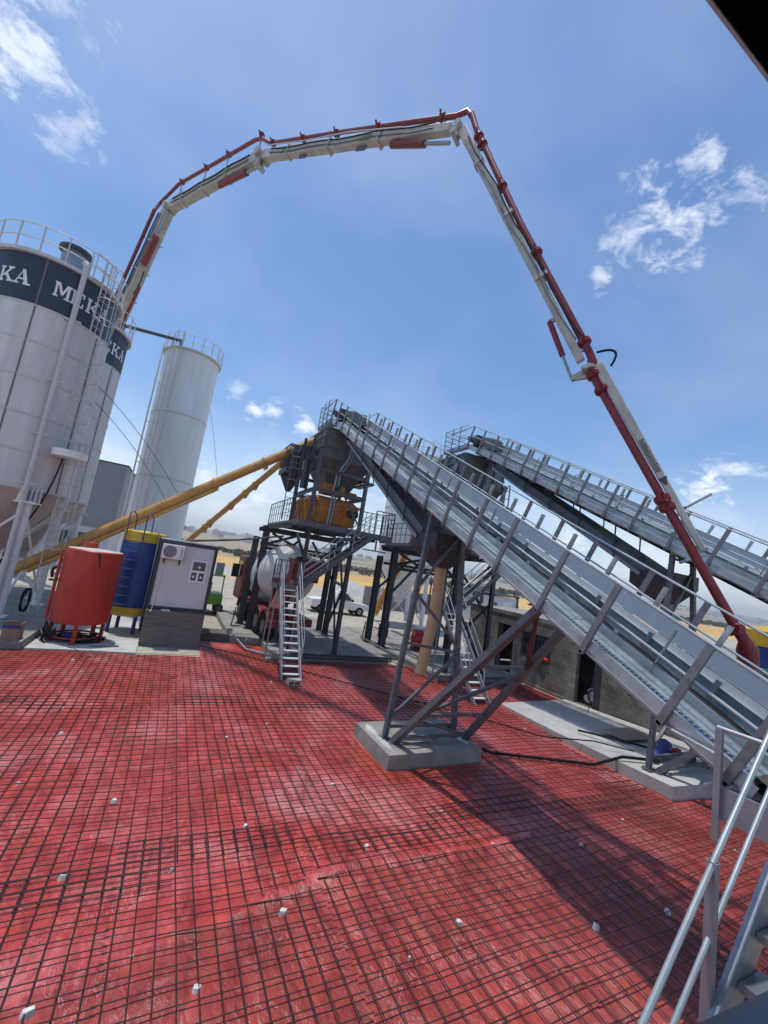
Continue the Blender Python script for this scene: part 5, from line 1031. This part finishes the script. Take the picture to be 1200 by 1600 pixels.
boxarm(J[0], lerp(J[0], J[1], .97), .62, .84, .52, .62, 'boom_section')
boxarm(lerp(J[1], J[2], .02), lerp(J[1], J[2], .98), .45, .58, .4, .50, 'boom_section')
boxarm(lerp(J[2], J[3], .02), lerp(J[2], J[3], .97), .32, .42, .25, .28, 'boom_section')
AO = {}
def off(i, t, o): p = V(lerp(J[i], J[i + 1], t)); d = (V(J[i + 1]) - V(J[i])).normalized(); n = d.cross(LAT).normalized(); n = n if n.dot(V(J[i]) - V((1.5, 12, 5))) > 0 else -n; return p + n * o
boxarm(off(3, .02, .04), off(3, .97, -.12), .20, .28, .14, .17, 'boom_section')
boxarm(off(4, .0, .12), off(4, .74, .12), .15, .20, .10, .10, 'boom_section')
ped = MB(); ped.tube([(-9.3, 36.4, 0), (-9.3, 36.4, 3.4)], .8, 20); ped.build('slewing_pedestal', 'boom_white', bm_)
def pipe(pts, r, nm='delivery_pipe', m='boom_red'): mb = MB(); mb.tube(pts, r, 12); return mb.build(nm, m, bm_)
L3 = LAT * .30
LB = LAT * .5
pipe([off(0, .12, .34) + LB, off(0, .30, .40) + LB, off(0, .92, .48) + LB], .10)
pipe([off(0, -.1, -.75), off(0, .32, -.95), off(0, .34, -.7)], .08)
pipe([off(0, .92, .48) + LB, off(0, 1.0, 1.0) + LB * .5, off(1, .03, 1.45), off(1, .10, 1.45), off(1, .88, 1.30), off(1, .94, 1.15), off(2, .02, .62)], .09)
pipe([off(2, .02, .62), off(2, .5, .55), off(2, .97, .42), off(2, 1.0, .52), off(3, .0, .42)], .082)
pipe([off(3, -.01, .45), off(3, .06, .36), off(3, .5, .16), off(3, .96, .10), off(3, 1.0, .06)], .082)
pipe([off(3, .98, .06), off(4, .02, -.06), off(4, .98, -.02)], .078)
e = V(J[5]); pipe([off(4, .97, -.02), e, e + V((.06, -.02, -.14)), e + V((.10, -.02, -.32)), e + V((.0, .0, -.55)), e + V((-.06, .0, -1.1))], [.08, .09, .15, .15, .10, .07], 'end_elbow')
for i, ts in ((1, (.08, .38, .62, .93)), (2, (.04, .25, .45, .66, .92)), (3, (.10, .14, .34, .62, .93)), (4, (.03, .10, .55, .58, .97))):
    for t in ts:
        o = {1: 1.45 - .1 * t, 2: .62 - .2 * t, 3: (.36 - .46 * t if t < .5 else .16 - .12 * (t - .5)), 4: -.04}[i]
        c = off(i, t, o); d = (V(J[i + 1]) - V(J[i])).normalized(); mb = MB(); mb.tube([c - d * .07, c + d * .07], .125, 12); mb.tube([c - d * .045, c + d * .045], .145, 12); mb.beam(c + LAT * .12 - V((0, 0, .02)), c + LAT * .20 + V((0, 0, .10)), .05, .05); mb.build('pipe_clamp', 'boom_red', bm_)
        if i in (1, 2, 3): mb = MB(); mb.tube([c, off(i, t + .02, .2 if i < 3 else .0)], .03, 6); mb.build('pipe_bracket', 'galv', bm_)
def cyl(a, b, r, f=.6, nm='hydraulic_cylinder'):
    a = V(a); b = V(b); m_ = a.lerp(b, f); mb = MB(); mb.tube([a, m_], r, 14); o = mb.build(nm, 'boom_red', bm_); mb = MB(); mb.tube([m_, b], r * .5, 10); mb.build('piston_rod', 'galv', o)
cyl(off(0, .50, -.36) + LAT * .12, off(0, .96, -.40) + LAT * .12, .20, .55)
cyl(off(1, .62, -.36), off(1, 1.0, -.5), .14, .7)
cyl(off(2, .76, -.26), off(2, .99, -.46), .12, .6)
cyl(off(3, .83, -.30), off(3, 1.0, -.44), .065, .6)
mb = MB(); mb.beam(off(3, .83, -.32), off(3, .83, -.08), .07, .10); mb.build('link_bracket', 'boom_white', bm_); mb = MB(); mb.beam(off(3, 1.0, -.46), off(3, 1.0, .0), .10, .10, LAT); mb.beam(off(3, 1.0, -.44), off(4, .035, -.0), .08, .08, LAT); mb.build('link_arm', 'boom_white', bm_)
for i, r in ((1, .5), (2, .5), (3, .28), (4, .15)):
    c = V(J[i]); mb = MB(); mb.tube([c - LAT * (r * .75), c + LAT * (r * .75)], r * .42, 18); d0 = (V(J[i]) - V(J[i - 1])).normalized()
    c2 = off(i - 1, 1, -r * 1.1); mb.beam(c - LAT * .1, c2 - LAT * .1, r * .6, .08, LAT); mb.beam(c + LAT * .16, c2 + LAT * .16, r * .6, .08, LAT); mb.tube([c2 - LAT * .25, c2 + LAT * .25], r * .22, 12); mb.build('knuckle_joint', 'boom_white', bm_)
pipe(arc(off(3, .97, .22), off(4, -.02, .75), off(4, .03, .32), 8), .025, 'hydraulic_hose', 'rubber')
pipe(arc(off(0, .25, -.5), off(0, .36, -.85), off(0, .46, -.55), 8), .03, 'hydraulic_hose', 'rubber')
pipe([off(2, .05, .28) + LAT * .24, off(2, .3, .2) + LAT * .23, off(2, .55, .26) + LAT * .22, off(2, .8, .1) + LAT * .22], .022, 'hydraulic_hose', 'silo_trim')
for i, hh in ((0, .40), (1, .30), (2, .22), (3, .15)):
    for sgn in (.5, -.3):
        pts = [off(i, .08 + .84 * q / 10, hh * sgn + .04 * sin(q * 1.7 + i)) + LAT * ((.34, .25, .18, .12)[i]) for q in range(11)]
        pipe(pts, (.035, .03, .022, .016)[i], 'hydraulic_line', 'rubber' if sgn > 0 else 'steel_grey')
    for t in (.2, .45, .7):
        mb = MB(); c = off(i, t, 0); d = (V(J[i + 1]) - V(J[i])).normalized(); mb.beam(c - d * .05, c + d * .05, (.72, .52, .38, .25)[i], (.95, .64, .46, .30)[i], d.cross(LAT)); mb.build('stiffener', 'boom_white', bm_)
mb = MB()
for (i, t, n) in ((1, .68, 2), (2, .16, 3), (2, .62, 3)):
    d = (V(J[i + 1]) - V(J[i])).normalized(); nn_ = d.cross(LAT).normalized()
    for k in range(n):
        c = V(lerp(J[i], J[i + 1], t)) + d * k * .18 + LAT * (.265 if i == 1 else .172); mb.add([c + nn_ * .14, c + nn_ * .14 + d * .1, c - nn_ * .14 + d * .18, c - nn_ * .14 + d * .08], [(0, 1, 2, 3)])
mb.build('green_stripes', 'green_paint', bm_)
mb = MB()
for k in range(16):
    c = off(4, .34 + k * .008, .12) + LAT * .075; d = (V(J[5]) - V(J[4])).normalized(); nn_ = d.cross(LAT).normalized(); 
    mb.add([c + nn_ * .05, c + nn_ * .05 + d * .025, c - nn_ * (.03 if k % 3 else .05) + d * .025, c - nn_ * (.03 if k % 2 else .05)], [(0, 1, 2, 3)])
c = off(4, .49, .12) + LAT * .073; mb.add([c + nn_ * .08 - d * .02, c - nn_ * .08 - d * .02, c + d * .16], [(0, 1, 2)]); mb.build('warning_marks', 'steel_dark', bm_)
for t in (.30, .62): mb = MB(); mb.beam(off(2, t, -.33), off(2, t, .33), .5, .04, LAT); mb.build('strap', 'steel_grey', bm_)
# stays leaning from boom end over the far conveyor
mb = MB(); mb.tube([off(4, .60, .2), off(4, .60, .2) + V((.62, -.1, .38))], .03, 8); mb.tube([off(4, .66, .0) + V((0, 0, -.6)), off(4, .66, .0) + V((.75, .0, -.35))], .03, 8); mb.build('stay_arm', 'galv', bm_)
# ================================================================== FOREGROUND STAIR AND CABIN EAVE
fs = thing('access_stair', 'galvanised stair with tube handrail climbing at the bottom right corner', 'stairs', (3.0, 1.2, 0))
YS = 1.55; sl_ = 1.09; x_at = lambda z: 3.75 + (z - 2.0) / sl_
for y in (YS, YS - .78):
    mb = MB(); mb.chan((x_at(.02), y, .02), (x_at(2.75), y, 2.75), .05, .22, (-.74, 0, .67), 1 if y == YS else -1, .006); mb.build('stringer', 'galv', fs)
for k in range(12):
    z = .24 * (k + .55); mb = MB(); x = x_at(z) + .06; mb.box((x - .10, YS - .75, z - .035), (x + .16, YS - .03, z)); mb.box((x - .115, YS - .75, z - .05), (x - .103, YS - .03, z + .004)); mb.build('tread', 'galv', fs)
for y, in ((YS + .05,), (YS - .83,)):
    mb = MB(); mb.tube([(x_at(.35), y, 1.30), (x_at(3.0), y, 3.95)] , .0195, 12); mb.build('top_rail', 'galv_light', fs)
    mb = MB(); mb.tube([(x_at(.35), y, .87), (x_at(3.0), y, 3.52)], .017, 12); mb.build('mid_rail', 'galv_light', fs)
    for z in (.6, 1.78, 2.75): mb = MB(); mb.chan((x_at(z), y, z - .1), (x_at(z), y, z + .96), .05, .06, (0, 1, 0), 1, .006); mb.build('rail_post', 'steel_lilac', fs)
lp = thing('landing_platform', 'small galvanised landing with gate rail at the low end of the near conveyor', 'platform', (5.6, 1.6, 2.5))
mb = MB(); mb.box((5.36, -.6, 2.36), (5.385, 2.42, 2.66)); mb.box((5.388, 2.40, 2.36), (6.05, 2.42, 2.6)); grate(mb, 5.39, -.6, 6.05, 2.39, 2.55, .035); mb.build('toe_board', 'steel_lilac', lp)
for y in (2.40, 1.75, .4):
    mb = MB(); mb.chan((5.34, y, 2.15), (5.34, y, 3.22), .05, .06, (0, 1, 0), 1, .006); mb.build('rail_post', 'steel_lilac', lp)
mb = MB(); mb.tube([(5.34, 2.42, 3.22), (5.34, -.6, 3.22)], .022, 10); mb.tube([(5.34, 2.42, 2.95), (5.42, 2.9, 3.0)], .018, 8); mb.build('top_rail', 'galv_light', lp)
for p in ((5.4, 2.3), (5.4, -.4)): mb = MB(); mb.beam((p[0], p[1], 0), (p[0], p[1], 2.4), .08, .08, (0, 1, 0)); mb.build('support_leg', 'steel_dark', lp) if p[1] < 0 else None
t = thing('plastic_wrap', 'clear plastic and a red label lying on the landing floor', 'wrap', (5.7, 1.4, 2.56)); mb = MB(); mb.tube([(5.6, 2.0, 2.6), (5.7, 1.7, 2.64), (5.65, 1.2, 2.6)], [.04, .09, .05], 9); mb.build('film', 'galv_pale', t); mb = MB(); mb.box((5.5, 1.55, 2.56), (5.62, 1.68, 2.64)); mb.build('red_label', 'red_plastic_item', t)
oc = thing('cabin_roof', 'dark overhanging cabin roof corner at the top right of the photo', 'roof', (2.5, -1, 6.2))
mb = MB(); mb.box((-1.2, -3.2, 6.2), (4.2, .62, 6.32)); mb.build('roof_panel', 'roof_black', oc); mb = MB(); mb.box((-1.25, .623, 6.195), (4.25, .632, 6.225)); mb.build('fascia', 'galv_light', oc)
for x in (-1.0, 4.0): mb = MB(); mb.box((x - .06, -3.1, 0), (x + .06, -2.98, 6.197)); mb.build('post', 'steel_dark', oc)
dk = thing('access_deck', 'steel deck with dark rounded handrail at the bottom right corner', 'deck', (0, -1.2, 2.6))
mb = MB(); mb.box((-1.2, -3.2, 2.55), (2.6, -.12, 2.7)); mb.build('floor', 'steel_dark', dk)
for x in (-1.1, 2.5): mb = MB(); mb.box((x - .05, -.25, 0), (x + .05, -.15, 2.547)); mb.build('support_leg', 'steel_dark', dk)
HR0 = (-0.142, 0.205, 3.970); HR1 = (1.067, 0.150, 3.970)
mb = MB(); mb.tube([HR0, HR1], .03, 16); mb.build('handrail', 'steel_grey', dk)

# ================================================================== HAZE
mb = MB(); mb.box((-4200, -420, -3), (4200, 3700, 130)); hzo = mb.build('haze', 'glass'); hzo['kind'] = 'stuff'
hm = bpy.data.materials.new('haze'); hm.use_nodes = True; hn = hm.node_tree; hn.nodes.clear(); ho = hn.nodes.new('ShaderNodeOutputMaterial'); hv = hn.nodes.new('ShaderNodeVolumePrincipled')
hv.inputs['Color'].default_value = (.86, .90, .96, 1); hv.inputs['Density'].default_value = .00045; hv.inputs['Anisotropy'].default_value = .3; hn.links.new(hv.outputs[0], ho.inputs['Volume'])
hzo.data.materials.clear(); hzo.data.materials.append(hm)
tag(hzo, 'thin pale heat haze softening the distant hills', 'haze', kind='stuff')
